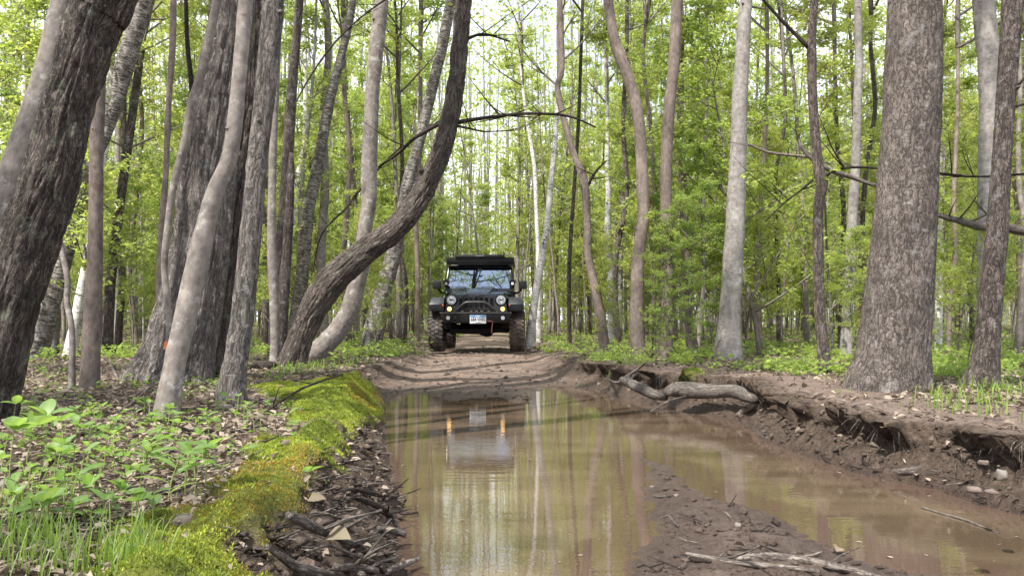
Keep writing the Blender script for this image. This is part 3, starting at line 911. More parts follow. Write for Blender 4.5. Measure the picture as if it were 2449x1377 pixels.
def traced(name, label, pts, D, bark='tan', flare=1.25, seg=20, rough=None, crown=None, ext=8, step=0.10, branches=(), cat='tree', group=None, dtop=0.0, stub=False, knots=0, own_origin=None):
    """pts: (px, py, width_px) from top to bottom in the photograph; D: distance of the base in metres.
    dtop: extra distance at the top (the trunk leans away or towards)."""
    n = len(pts)
    ys = np.array([p[1] for p in pts], float)
    W = []
    for (px, py, w) in pts[::-1]:
        t = (ys[-1] - py) / max(1.0, ys[-1] - ys[0])
        Dk = D + dtop * t
        q = P(px, py, Dk)
        W.append(np.append(q, w / FPX * Dk / 2))
    W = np.array(W)
    gz = H(W[0, 0], W[0, 1])
    # let the foot reach the ground
    base = W[0].copy()
    if W[0, 2] > gz + 0.02:
        d0 = W[0, :3] - W[1, :3]; d0 /= max(1e-6, -d0[2])
        base[:3] = W[0, :3] + d0 * min(1.5, (W[0, 2] - gz)); base[2] = gz
        W = np.vstack([base, W])
    gz = H(W[0, 0], W[0, 1])
    foot = W[0].copy(); foot[2] = gz - 0.18; foot[3] *= 1.1
    W = np.vstack([foot, W])
    top = W[-1].copy(); dvec = W[-1, :3] - W[-2, :3]; dvec /= np.linalg.norm(dvec)
    if not stub:
        q = top.copy(); k = 6
        for i in range(k):
            dvec = dvec * 0.8 + np.array([0, 0, 0.2]) + np.append(rng.normal(0, 0.03, 2), 0); dvec /= np.linalg.norm(dvec)
            q = q.copy(); q[:3] += dvec * ext / k; q[3] = max(0.02, q[3] * 0.86)
            W = np.vstack([W, q])
    path = catmull(W, step)
    path[:, 3] = np.maximum(path[:, 3], 0.004)
    zf = np.clip((path[:, 2] - gz) / 0.38, 0, 1)
    fl = 1 + (flare - 1) * 0.6 * (1 - zf) ** 2
    path[:, 3] *= fl
    org = np.array([W[0, 0], W[0, 1], gz])
    if rough is not None and seg >= 96:
        r0_ = rough; ph_ = float(rng.uniform(0, 6))
        def rough(TH, SS, b, rr, r0_=r0_, ph_=ph_):
            low = np.exp(-np.maximum(SS - 0.1, 0) / 0.28)
            return r0_(TH, SS, b, rr) + rr * low * (0.10 * np.sin(TH * 5 + ph_) + 0.07 * np.sin(TH * 3 + ph_ * 2) + 0.05 * np.sin(TH * 9))
    path[:, :3] -= org
    acc = Acc()
    add_tube(acc, path, seg, off=rng.uniform(0, 20), disp=rough or smoothb(int(rng.integers(999))))
    e = link(name, None, None, org)
    tag(e, label, cat, group)
    link('trunk', acc.mesh(name + '_trunk', M[bark]), e)
    for bi in range(knots):       # short knot / snapped twig stubs
        k = int(rng.uniform(0.1, 0.6) * len(path)); a = rng.uniform(0, 6.28)
        d = np.array([math.cos(a), math.sin(a) * .6 - .4, 0.35]); r = path[k, 3]
        p0 = path[k, :3] + d * r * 0.55
        ka = Acc()
        add_tube(ka, np.array([np.append(p0, r * 0.28), np.append(p0 + d * r * 0.4, r * 0.24), np.append(p0 + d * r * 0.62, r * 0.12)]), 8)
        link('knot', ka.mesh('knot', M['darkwood' if bark in ('oak', 'oak_dark') else bark]), e)
    for br in branches:
        bp, leafy = br
        B = []
        m = len(bp)
        for i, item in enumerate(bp):
            px, py, w = item[:3]; dd = item[3] if len(item) > 3 else 0
            q = P(px, py, D + dd + dtop * np.clip((ys[-1] - py) / max(1.0, ys[-1] - ys[0]), 0, 1))
            B.append(np.append(q - org, w / FPX * (D + dd) / 2))
        B = catmull(np.array(B), 0.08)
        ba = Acc(); add_tube(ba, B, 7, off=rng.uniform(0, 9))
        tw = []
        for _ in range(leafy[0] if leafy else 0):
            k = int(rng.uniform(0.25, 0.97) * (len(B) - 1))
            tp = branch_path(B[k, :3], rand_dirs(1, -10, 50)[0], rng.uniform(0.4, 1.0), max(0.005, B[k, 3] * 0.5), 0.2, 5)
            add_tube(ba, tp, 4, cap=False); tw.append(tp)
        bo = link('branch', ba.mesh('branch', M['darkwood' if bark != 'birch' else 'sap']), e)
        if leafy and leafy[1]:
            la = Acc(); wa = Acc(); sprays(wa, la, tw, leafy[1], 0.085, 0.28, 6)
            lo = link('leaves', la.mesh('branch_leaves', M['leaf'], False), bo)
    if crown is not None:
        cr, frac = crown
        k = int(len(path) * frac)
        k = min(k, len(path) - 1)
        c = link('crown', cr[0], e, path[k, :3], rng.uniform(0, 6.28))
        link('leaves', cr[1], c)
    return e


C0, C1, C2, C3 = CROWNS
T0, T1, T2 = CROWNS_THIN

traced('oak_tree', 'massive dark furrowed trunk leaning right at the left edge of the picture',
       [(258, -30, 138), (225, 50, 126), (182, 190, 112), (160, 260, 112), (126, 406, 126), (76, 559, 134), (30, 700, 134), (-8, 840, 138), (-55, 1000, 148)], 5.0, 'oak_dark', 1.15, 144, furrow(0.024, 34, .15, 1), (T0, 0.8), 8, 0.03, cat='tree')
traced('beech_tree', 'smooth grey trunk leaning behind the big furrowed trunk at the far left',
       [(165, -30, 60), (150, 30, 60), (112, 190, 64), (66, 330, 70), (18, 480, 78), (-30, 640, 84), (-80, 900, 92)], 5.7, 'beech', 1.1, 32, None, (T0, 0.85), 8, 0.06, knots=2)
traced('birch_tree', 'slim white birch behind the leaning grey trunk at upper left',
       [(66, -20, 13), (62, 120, 14), (58, 250, 15), (55, 420, 16), (60, 700, 18), (62, 800, 20)], 15, 'birch', 1.1, 12, None, (T1, 0.8), 6)
traced('old_birch_tree', 'dark peeling old birch bending between the left trunks',
       [(350, -30, 44), (322, 80, 44), (296, 165, 44), (280, 240, 34), (256, 310, 30), (215, 400, 34), (190, 480, 40), (162, 580, 42), (128, 690, 48), (100, 790, 56)], 14.5, 'birch_old', 1.3, 28, smoothb(4), (T2, 0.8), 6, knots=2)
traced('birch_tree', 'white birch with a dark foot curving up behind the straight brown pole on the left',
       [(268, 60, 17), (264, 180, 20), (259, 290, 22), (240, 400, 21), (226, 500, 20), (208, 620, 18), (194, 700, 22), (178, 790, 27), (168, 845, 28)], 15.5, 'birch', 1.3, 16, None, (T0, 0.8), 5)
traced('young_maple_tree', 'straight brown pole tree between the leaning oak and the double oak',
       [(240, 60, 26), (238, 190, 28), (230, 400, 31), (228, 600, 34), (219, 800, 40), (214, 922, 42)], 7.6, 'tan', 1.2, 24, None, (T1, 0.85), 9, 0.06, knots=3)
traced('sapling_tree', 'thin crooked grey sapling just left of the straight brown pole',
       [(138, 540, 9), (148, 600, 12), (162, 670, 14), (160, 720, 15), (172, 790, 14), (172, 922, 15)], 7.6, 'beech', 1.2, 12, None, None, 0, 0.06, stub=True)
traced('young_maple_tree', 'slender brown tree standing in the green gap left of the double oak',
       [(416, -20, 15), (412, 120, 15), (404, 240, 14), (396, 420, 14), (386, 560, 16), (382, 700, 18), (380, 845, 20)], 12, 'tan', 1.2, 14, None, (T2, 0.7), 6)
traced('sapling_tree', 'thin curving grey sapling with an orange blaze in front of the double oak',
       [(524, -20, 20), (500, 90, 21), (480, 180, 21), (460, 245, 22), (442, 340, 20), (416, 440, 18), (402, 540, 17), (393, 640, 15), (404, 760, 15), (403, 862, 17)], 6.6, 'beech', 1.2, 16, None, (T0, 0.8), 8, 0.05,
       branches=[([(462, 244, 15), (457, 190, 13), (448, 100, 11), (445, 0, 10)], None)])
ob = bpy.data.objects[-1] if False else None
traced('oak_tree', 'broad pale furrowed oak trunk, the nearer of the pair left of the track',
       [(560, -30, 100), (545, 100, 108), (520, 250, 120), (500, 400, 128), (485, 550, 134), (462, 700, 142), (440, 800, 155), (412, 905, 185)], 8.6, 'oak', 1.2, 144, furrow(0.040, 27, .11, 21), (T1, 0.75), 10, 0.03, knots=1)
traced('oak_tree', 'dark furrowed oak trunk right behind the pale one',
       [(612, -30, 62), (606, 100, 64), (592, 250, 66), (575, 400, 72), (560, 520, 82), (543, 650, 96), (522, 770, 112), (505, 868, 130)], 9.3, 'oak_dark', 1.2, 120, furrow(0.040, 27, .11, 33), (T2, 0.75), 10, 0.03, knots=1)
traced('beech_tree', 'smooth grey leaning trunk in front of the oak pair, foot in the litter',
       [(590, -30, 34), (583, 60, 35), (571, 200, 35), (557, 330, 37), (543, 395, 39), (515, 460, 43), (484, 575, 48), (458, 690, 52), (434, 800, 52), (413, 896, 50), (398, 992, 58)], 5.3, 'beech', 1.18, 36, None, (T1, 0.85), 9, 0.045, knots=5)
traced('beech_tree', 'straight pale scaly trunk standing at the corner of the moss',
       [(655, -30, 52), (648, 80, 52), (632, 240, 50), (615, 390, 49), (603, 530, 51), (592, 640, 52), (580, 760, 55), (560, 890, 60), (552, 948, 68)], 6.3, 'scaly', 1.25, 40, None, (T2, 0.85), 9, 0.045, knots=6)
traced('young_maple_tree', 'pale slim pole right beside the straight scaly trunk',
       [(662, 150, 17), (655, 300, 19), (651, 450, 19), (650, 600, 22), (657, 760, 22), (656, 868, 24)], 12, 'beech', 1.15, 14, None, (T0, 0.8), 7)
traced('young_maple_tree', 'brown-grey pole tree behind the broken stub',
       [(718, -20, 18), (704, 150, 22), (692, 300, 26), (682, 480, 28), (668, 640, 28), (660, 800, 34)], 14, 'maple', 1.15, 16, None, (C3, 0.75), 7)
traced('broken_tree_stub', 'broken brown stub snapped off at a jagged top left of the curved oak',
       [(696, 366, 9), (697, 400, 15), (694, 470, 19), (686, 600, 24), (677, 740, 27), (668, 856, 30)], 12.5, 'maple', 1.15, 14, None, None, 0, 0.1, stub=True, cat='dead tree')
traced('beech_tree', 'grey trunk whose foot bows left beneath the curved oak',
       [(915, -30, 34), (908, 40, 35), (897, 140, 36), (890, 230, 34), (886, 330, 36), (882, 420, 39), (883, 480, 35), (872, 550, 34), (864, 630, 38), (851, 690, 42), (832, 750, 45), (795, 805, 46), (748, 850, 50)], 12.6, 'beech', 1.1, 32, None, (T2, 0.8), 7, 0.06, knots=5)
traced('curved_oak_tree', 'dark oak sweeping up in a strong S-curve beside the vehicle',
       [(1112, -40, 40), (1104, 60, 41), (1096, 150, 42), (1090, 210, 43), (1074, 290, 46), (1052, 370, 49), (1020, 440, 53), (985, 500, 55), (940, 552, 58), (880, 596, 60), (828, 640, 66), (786, 682, 70), (752, 735, 66), (722, 800, 60), (700, 858, 64)], 11.8, 'oak_dark', 1.15, 128, furrow(0.030, 27, .14, 55), (T2, 0.75), 8, 0.035, knots=4,
       branches=[([(1080, 297, 13), (1110, 290, 11), (1170, 281, 9), (1240, 273, 8), (1310, 273, 7), (1370, 281, 6), (1425, 305, 4)], (10, 1)),
                 ([(1086, 300, 7), (1125, 308, 6), (1160, 315, 4), (1230, 312, 3)], (4, 0)),
                 ([(1108, 100, 9), (1135, 86, 7), (1165, 83, 6), (1220, 100, 4)], (5, 2)),
                 ([(1075, 285, 8, .1), (1030, 308, 10, .3), (985, 335, 9, .6), (955, 365, 8, .8), (905, 400, 5, 1)], (4, 0))])
traced('maple_tree', 'dark slanting tree behind the curved oak, running up to the top',
       [(1082, -20, 24), (1064, 80, 26), (1044, 170, 26), (1022, 260, 26), (1000, 350, 26), (978, 430, 30), (960, 520, 30), (940, 610, 38), (915, 700, 42), (895, 790, 50)], 18.5, 'birch_old', 1.1, 20, None, (C0, 0.8), 6)
traced('maple_tree', 'slanting grey-black tree between the pale scaly trunk and the bowed grey one',
       [(838, 40, 18), (815, 140, 20), (790, 235, 24), (772, 330, 26), (757, 410, 28), (738, 500, 30), (728, 600, 30), (716, 720, 34), (700, 810, 36)], 17.5, 'birch_old', 1.1, 20, None, (C3, 0.8), 6)
# right of the track
traced('young_maple_tree', 'slim wavy tan tree, the nearest right of the vehicle',
       [(1337, -20, 14), (1342, 90, 14), (1343, 170, 14), (1333, 210, 15), (1347, 280, 15), (1373, 370, 16), (1396, 430, 20), (1404, 525, 18), (1408, 617, 20), (1428, 710, 22), (1447, 835, 26)], 15.5, 'tan', 1.2, 20, None, (T0, 0.75), 6,
       branches=[([(1405, 445, 8), (1425, 410, 6), (1450, 385, 4)], (3, 2))])
traced('maple_tree', 'tan tree bending twice, between the wavy tree and the leafy twin trunks',
       [(1452, -30, 24), (1460, 40, 24), (1474, 110, 26), (1497, 170, 28), (1516, 230, 28), (1529, 300, 28), (1534, 380, 28), (1537, 450, 29), (1538, 525, 29), (1527, 617, 31), (1523, 741, 33), (1525, 848, 36)], 14.2, 'tan', 1.15, 28, None, (C1, 0.75), 6, knots=3)
traced('maple_tree', 'straight brown trunk wrapped in green shoots',
       [(1620, -30, 26), (1614, 123, 28), (1602, 247, 27), (1594, 370, 29), (1593, 494, 29), (1596, 617, 28), (1596, 741, 31), (1590, 842, 36)], 14.4, 'tan', 1.15, 26, None, (C3, 0.75), 7)
traced('young_maple_tree', 'thinner pole tree just right of the shoot-wrapped trunk',
       [(1630, 60, 14), (1628, 200, 15), (1627, 309, 17), (1633, 432, 20), (1637, 556, 21), (1645, 741, 22), (1655, 818, 26)], 17, 'tan', 1.1, 16, None, (T1, 0.75), 6)
traced('aspen_tree', 'stout grey aspen with ringed bark in the middle of the right side',
       [(1788, -30, 28), (1780, 60, 32), (1775, 140, 35), (1769, 247, 38), (1766, 370, 40), (1760, 494, 44), (1754, 617, 47), (1746, 741, 50), (1742, 830, 62)], 14, 'aspen', 1.2, 32, smoothb(31), (C0, 0.75), 8, 0.06, knots=2)
traced('crooked_tree', 'crooked dark-grey tree forking near the top, left of the huge right trunk',
       [(1950, -30, 18), (1944, 50, 19), (1941, 120, 22), (1944, 240, 22), (1952, 350, 22), (1960, 420, 26), (1966, 440, 28), (1957, 500, 24), (1957, 617, 25), (1960, 741, 27), (1970, 846, 30), (1968, 886, 34)], 9.8, 'maple', 1.15, 26, None, (T2, 0.75), 7, 0.06, knots=4,
       branches=[([(1935, 116, 11), (1912, 92, 10), (1882, 62, 9), (1850, 28, 8), (1815, -12, 7)], None),
                 ([(1968, 428, 10), (1985, 412, 8), (2020, 402, 7), (2060, 400, 6), (2110, 404, 5)], (3, 0)),
                 ([(1945, 430, 7), (1915, 455, 5), (1870, 490, 4), (1830, 530, 3)], (4, 2))])
traced('aspen_tree', 'slim whitish aspen behind the crooked tree',
       [(2050, -30, 17), (2053, 90, 18), (2053, 185, 19), (2047, 370, 21), (2040, 494, 23), (2034, 617, 25), (2027, 741, 25), (2024, 835, 30)], 15, 'aspen', 1.2, 20, None, (T0, 0.75), 7)
traced('cottonwood_tree', 'huge upright brown trunk with blocky bark on the right bank',
       [(2190, -40, 118), (2189, 30, 121), (2183, 185, 129), (2179, 280, 129), (2172, 380, 131), (2164, 500, 138), (2155, 617, 145), (2146, 730, 154), (2134, 840, 165), (2126, 890, 176), (2118, 930, 188)], 7.4, 'cottonwood', 1.06, 136, furrow(0.012, 44, .2, 77), (T1, 0.8), 9, 0.03)
traced('aspen_tree', 'pale grey aspen between the huge trunk and the dark one at the right edge',
       [(2350, -40, 48), (2356, 60, 49), (2364, 150, 48), (2366, 260, 45), (2360, 370, 38), (2355, 494, 31), (2350, 679, 26), (2348, 820, 30)], 12, 'aspen', 1.15, 28, None, (T1, 0.8), 7)
traced('maple_tree', 'dark straight trunk near the right edge with a mossy foot',
       [(2424, -40, 48), (2418, 60, 46), (2410, 185, 45), (2400, 320, 44), (2392, 440, 46), (2384, 560, 49), (2372, 690, 51), (2362, 810, 56), (2355, 880, 66), (2345, 925, 82)], 7.7, 'maple', 1.15, 48, furrow(0.008, 34, .25, 91), (T0, 0.85), 8, 0.035, knots=4,
       branches=[([(2398, 238, 10), (2425, 215, 8), (2470, 165, 6)], None), ([(2405, 262, 8), (2440, 252, 6), (2480, 240, 5)], None)])
traced('birch_tree', 'white birch leaning just right of the vehicle',
       [(1345, 60, 8), (1338, 180, 9), (1330, 300, 11), (1324, 380, 12), (1316, 450, 14), (1308, 540, 15), (1297, 610, 17), (1283, 690, 18), (1272, 770, 20), (1268, 803, 22)], 21, 'birch', 1.1, 14, None, (T2, 0.6), 3)
for i, (pp, D, lb) in enumerate([
        ([(1262, 300, 8), (1278, 400, 10), (1283, 500, 10), (1287, 620, 11), (1288, 790, 12)], 27, 'thin white birch standing left of the leaning birch'),
        ([(1452, 380, 11), (1455, 470, 14), (1454, 560, 16), (1460, 640, 14), (1462, 790, 16)], 26, 'spotted white birch partly hidden behind the wavy tan tree'),
        ([(2250, 250, 12), (2252, 420, 13), (2248, 600, 15), (2244, 800, 17)], 19, 'white birch showing right of the huge trunk'),
        ([(728, 0, 9), (730, 300, 12), (712, 430, 12), (690, 640, 13), (676, 800, 15)], 21, 'pale curved birch behind the broken stub'),
        ([(132, 600, 24), (130, 700, 26), (128, 780, 28)], 17, 'pale trunk low between the leaning oak and the crooked sapling')]):
    traced('birch_tree', lb, pp, D, 'birch' if i < 4 else 'aspen', 1.1, 12, None, (CROWNS_THIN[i % 3], 0.7), 5)
# middle-distance trunks one can tell apart
mid = [(775, 0, 775, 770, 22, 20, 'beech', 'grey pole tree in the gap right of the broken stub'), (640, 0, 634, 770, 16, 19, 'maple', 'dark pole right against the pale scaly trunk'),
       (296, 300, 286, 760, 16, 18, 'oak_dark', 'dark thin trunk deep in the left green gap'), (820, 120, 832, 780, 14, 22, 'tan', 'thin tan pole left of the bowed grey trunk'),
       (952, 250, 968, 790, 12, 24, 'maple', 'thin brown pole seen beneath the S-curved oak'), (1005, 100, 998, 800, 12, 26, 'tan', 'slim pole between the S-curved oak and the vehicle'),
       (1395, 0, 1362, 800, 10, 23, 'oak_dark', 'dark thin pole behind the wavy tan tree'), (1500, 0, 1478, 800, 12, 22, 'maple', 'dark thin pole left of the twice-bent tree'),
       (1560, 0, 1563, 800, 11, 21, 'maple', 'thin pole between the twice-bent tree and the shoot-wrapped trunk'), (1690, 0, 1672, 800, 10, 20, 'beech', 'thin grey pole left of the stout aspen'),
       (1835, 100, 1818, 820, 12, 19, 'tan', 'thin tan pole right of the stout aspen'), (1875, 200, 1862, 800, 10, 24, 'maple', 'slim dark pole in the leafy gap right of the stout aspen'),
       (1995, 80, 2010, 800, 12, 18, 'maple', 'dark pole between the crooked tree and whitish aspen'), (2085, 0, 2072, 700, 12, 20, 'oak_dark', 'dark pole beside the slim whitish aspen'),
       (2290, 300, 2268, 830, 12, 16, 'tan', 'thin tan pole right of the huge trunk'), (2232, 400, 2212, 905, 9, 8.2, 'tan', 'thin brown stem close against the huge trunk'),
       (2440, 250, 2436, 800, 14, 15, 'beech', 'grey pole at the right edge behind the dark trunk'), (340, 0, 322, 780, 12, 21, 'tan', 'thin pole in the left gap behind the old birch')]
for i, (x0, y0, x1, y1, w, D, bk, lb) in enumerate(mid):
    ptl = []
    for k in range(6):
        t = k / 5
        ptl.append((x0 + (x1 - x0) * t + (rng.normal(0, 7) if 0 < k < 5 else 0), (y0 - 40) + (y1 - y0 + 40) * t, w * (0.75 + 0.3 * t)))
    traced('pole_tree', lb, ptl, D, bk, 1.15, 12, None, ((CROWNS_THIN + CROWNS)[i % 7], 0.55), 6)

# dead fallen limbs caught among the right-hand trees
def limb(name, label, pts, D, bark, seg=12, cat='branch', twigs=0, group=None, z_on=None, disp=None):
    W = np.array([np.append(P(x, y, D if len(r) < 2 else r[1]), (r[0]) / FPX * D / 2) for (x, y, *r) in pts])
    org = W[len(W) // 2, :3].copy()
    W[:, :3] -= org
    pth = catmull(W, 0.05)
    acc = Acc(); add_tube(acc, pth, seg, off=rng.uniform(0, 9), disp=disp or smoothb(int(rng.integers(99))))
    for _ in range(twigs):
        k = int(rng.uniform(0.1, 0.95) * (len(pth) - 1))
        add_tube(acc, branch_path(pth[k, :3], rand_dirs(1, -20, 60)[0], rng.uniform(0.2, 0.7), pth[k, 3] * 0.35, 0.1, 5), 5, cap=False)
    o = link(name, acc.mesh(name, M[bark]), None, org)
    return tag(o, label, cat, group)


limb('fallen_tree', 'broken splintered trunk lying across at the right edge', [(2236, 512, 12, 10.3), (2300, 530, 15, 10.2), (2345, 542, 20, 10.1), (2400, 545, 20, 10.0), (2450, 552, 24, 9.9), (2540, 570, 26, 9.8)], 10.2, 'deadwood', 14, 'fallen tree', 6)
limb('dead_branch', 'bleached dead branch hung across the crooked tree', [(1912, 345, 9, 12), (1940, 378, 12, 12), (1990, 408, 13, 12), (2040, 425, 11, 12), (2100, 446, 9, 12), (2180, 470, 9, 12)], 12, 'palewood', 8, 'branch', 5)
limb('dead_branch', 'thin grey dead branch running left of the bleached one', [(1790, 345, 6, 12.3), (1840, 365, 7, 12.3), (1900, 372, 7, 12.3), (1930, 376, 7, 12.3)], 12.3, 'palewood', 7, 'branch', 3)
limb('dead_branch', 'long thin dark branch crossing between huge trunk and right edge', [(2236, 414, 6, 8.3), (2290, 420, 7, 8.2), (2360, 422, 6, 8.1), (2460, 416, 6, 8)], 8.2, 'darkwood', 7, 'branch', 6)
limb('dead_branch', 'long thin dark branch arching over the left gap', [(745, 660, 3, 13), (770, 560, 5, 13), (830, 495, 6, 13), (880, 430, 6, 13), (960, 350, 4, 13)], 11, 'darkwood', 7, 'branch', 7)
limb('dead_branch', 'thin dark branch reaching down left of the bowed grey trunk', [(700, 260, 3, 11), (735, 195, 4, 11), (790, 115, 4.5, 11), (860, 45, 4.5, 11), (935, -10, 5, 11)], 11, 'darkwood', 7, 'branch', 8)

# ------------------------------------------------------------------ the stand behind: young trees
def corridor(x, y):
    return y < 33 and abs(x - float(road_c(np.array(y)))) < 1.9


taken = [(o.location.x, o.location.y) for o in bpy.data.objects if o.parent is None and o.type == 'EMPTY']
fam_names = {'pole': ('tall leafy', ['smooth grey', 'smooth tan', 'scaly brown', 'smooth grey', 'pale grey', 'pale grey']), 'under': ('low leafy', ['thin-stemmed'] * 6), 'bare': ('nearly bare', ['grey', 'tan', 'pale grey'])}
cnt = 0; tries = 0
while cnt < 298 and tries < 6000:
    tries += 1
    y = 14 + 42 * rng.uniform(0, 1) ** 0.8
    x = rng.uniform(-0.70, 0.70) * y
    if corridor(x, y) or (y < 19 and abs(x + .7) < 4.4) or (x < -1.5 and y < 16 and x > -6) or (abs(x+.7) < 3.0 and y < 24): continue
    if min((x - a) ** 2 + (y - b) ** 2 for a, b in taken) < 0.55: continue
    taken.append((x, y))
    u = rng.uniform()
    fk, fam = ('pole', POLES) if u < 0.42 else ('under', UNDER) if u < 0.84 else ('bare', BARE)
    vi = int(rng.integers(len(fam))); var = fam[vi]
    side = 'left' if x < road_c(np.array(y)) else 'right'
    far = 'deep in the woods' if y > 40 else 'in the middle distance' if y > 26 else 'among the nearer trees'
    where = f'{far} {side} of the track'
    place_sapling(var, x, y, f'{fam_names[fk][0]} {fam_names[fk][1][vi]} young tree {where}', f'{fam_names[fk][0]} young trees {where}', sc=rng.uniform(0.8, 1.2))
    cnt += 1
# understory saplings placed by eye nearer the camera
near_under = [(16, 318, 0.5), (17, 360, .6), (16.5, 900, .4), (15, 1700, 0.5), (15.5, 1850, 0.5), (12.5, 2040, 0.35), (13, 2290, 0.5), (15.5, 1480, .35), (15.5, 820, 0.35), (16.0, 40, 0.8), (16, 640, .6), (11, 2310, .35)]
for i, (D, px, sc) in enumerate(near_under):
    p = P(px, 800, D)
    lb = ['leafy sapling in the left gap behind the oak', 'small leafy sapling between the old birch and slender tree', 'leafy sapling under the curve of the bent oak', 'low leafy sapling left of the stout aspen',
          'low leafy sapling right of the stout aspen', 'low leafy sapling beneath the whitish aspen', 'leafy sapling behind the right edge trunks', 'small sapling by the twice-bent tree',
          'low sapling at the foot of the bowed grey trunk', 'leafy sapling at the far left edge', 'leafy sapling behind the pale scaly trunk', 'leafy sapling between the huge trunk and the dark one'][i]
    place_sapling(UNDER[i % 6], p[0], p[1], lb, 'leafy understory saplings', 'leafy_sapling', sc)
# green shoots round the wrapped trunk
for i, (px, D, h, lb) in enumerate([(1575, 13.6, 0.32, 'bright green shrub at the foot of the wrapped trunk'), (1640, 13.9, 0.36, 'bright green shrub right of the wrapped trunk'), (1560, 14.6, 0.45, 'tall green shrub climbing beside the wrapped trunk')]):
    p = P(px, 820, D)
    place_sapling(UNDER[3], p[0], p[1], lb, 'green shrubs by the wrapped trunk', 'green_shrub', h, 'shrub')

# trees behind and beside the camera (seen in the windscreen and shading the ground)
for i, (x, y) in enumerate([(-4.5, -2), (3.8, -4), (-2.2, -9), (5.8, -9), (1.2, -14), (-6.5, -14), (-9, -5), (9, 0), (7.5, 5), (-6.2, 3.0), (-8.5, 8), (4, -20), (-3, -24), (9, -18), (-11, 0.5), (-10, -20), (10.5, 8), (-5.2, -6.5), (-7.6, -9.5)]):
    v = POLES[i % 6] if y > 1 else BARE[i % 3]
    place_sapling(v, x, y, 'tall slender young tree standing beside or behind the photographer', 'trees behind the photographer', 'young_tree', 1.15)

# far wood: one mass
fw, fl = Acc(), Acc()
nst = 1300
for i in range(nst):
    y = rng.uniform(50, 125); x = rng.uniform(-0.75, 0.75) * y
    r = rng.uniform(0.05, 0.14); h = rng.uniform(16, 27); zz = 0.9
    lean = rng.normal(0, 0.03, 2) * h
    add_tube(fw, np.array([[x, y, zz - 1, r], [x + lean[0] * 0.3, y + lean[1] * .3, zz + h * 0.45, r * 0.7], [x + lean[0], y + lean[1], zz + h, 0.02]]), 4, off=i * 0.37, cap=False)
tag(link('far_wood_stems', fw.mesh('far_wood_stems', M['aspen'])), 'mass of thin distant trunks closing the view', 'woodland', None, 'stuff')
nl = 250000
yy = 48 + 75 * rng.uniform(0, 1, nl) ** 0.9
# leaves gather in sprays
ncl = 18000
cy = 46 + 74 * rng.uniform(0, 1, ncl) ** 0.9; cx = rng.uniform(-0.72, 0.72, ncl) * cy; cz = 0.6 + 26 * rng.uniform(0, 1, ncl) ** 1.1
cs = rng.integers(0, ncl, nl)
fx = cx[cs] + rng.normal(0, 0.75, nl); fy = cy[cs] + rng.normal(0, 0.75, nl); fz = np.maximum(0.5, cz[cs] + rng.normal(0, 0.22, nl))
ct = rng.uniform(0.15, 0.85, ncl)
az = rng.uniform(0, 6.28, nl)
leaf_cards(fl, np.stack([fx, fy, fz], -1), np.stack([np.cos(az), np.sin(az), rng.normal(-0.3, 0.5, nl)], -1), np.array([0, 0, 0.7]) + rng.normal(0, 1, (nl, 3)),
           rng.uniform(0.17, 0.37, nl), np.clip(ct[cs] + rng.normal(0, 0.12, nl), 0, 1))
tag(link('far_wood_foliage', fl.mesh('far_wood_foliage', M['leaf'], False)), 'pale green spring foliage of the distant woods', 'foliage', None, 'stuff')

# ------------------------------------------------------------------ ground cover, litter, moss, grass
def scatter(n, ylo, yhi, spread=0.72, power=1.0, seedv=1):
    """positions thinning with distance"""
    u = rng.uniform(0, 1, n)
    y = ylo * (yhi / ylo) ** (u ** power)
    x = rng.uniform(-spread, spread, n) * y
    return x, y


# dead leaves
x, y = scatter(80000, 1.7, 48)
F_ = fields(x, y)
dens = F_['floor'] * 0.95 + 0.06 * F_['road'] + 0.10 * (F_['d'] > 0) * (1 - F_['road']) + 0.04 * F_['bank'] * F_['left']
dens = dens * (1 - 0.90 * F_['moss']) * (0.55 + 0.75 * sst(-0.3, 0.3, fbm(x, y, s=1.1, o=3, seed=200)))
k = (rng.uniform(0, 1, len(x)) < dens) & (F_['z'] > 0.02)
x, y, z = x[k], y[k], F_['z'][k]
n = len(x)
az = rng.uniform(0, 6.28, n)
la = Acc()
tn = np.clip(rng.beta(1.6, 1.3, n), 0, 1)
lp = np.stack([x, y, z + 0.006 + rng.uniform(0, 0.02, n)], -1); lx = np.stack([np.cos(az), np.sin(az), rng.normal(0, 0.28, n)], -1)
lnn = np.array([0, 0, 1.0]) + rng.normal(0, 0.45, (n, 3)); ls = np.minimum(rng.gamma(5, 0.0072, n), 0.056) * (1 + 0.05 * y) * (0.62 + 0.38 * sst(2.0, 5.5, y))
for q, (wd, fo) in enumerate(((0.13, 0.03), (0.20, 0.16), (0.27, 0.22), (0.34, 0.10), (0.24, -0.12))):
    kq = np.arange(n) % 5 == q
    leaf_cards(la, lp[kq], lx[kq], lnn[kq], ls[kq], tn[kq], wd, fo, True)
tag(link('leaf_litter', la.mesh('leaf_litter', M['litter'], False)), 'bleached dead leaves strewn over the forest floor', 'leaf litter', None, 'stuff')

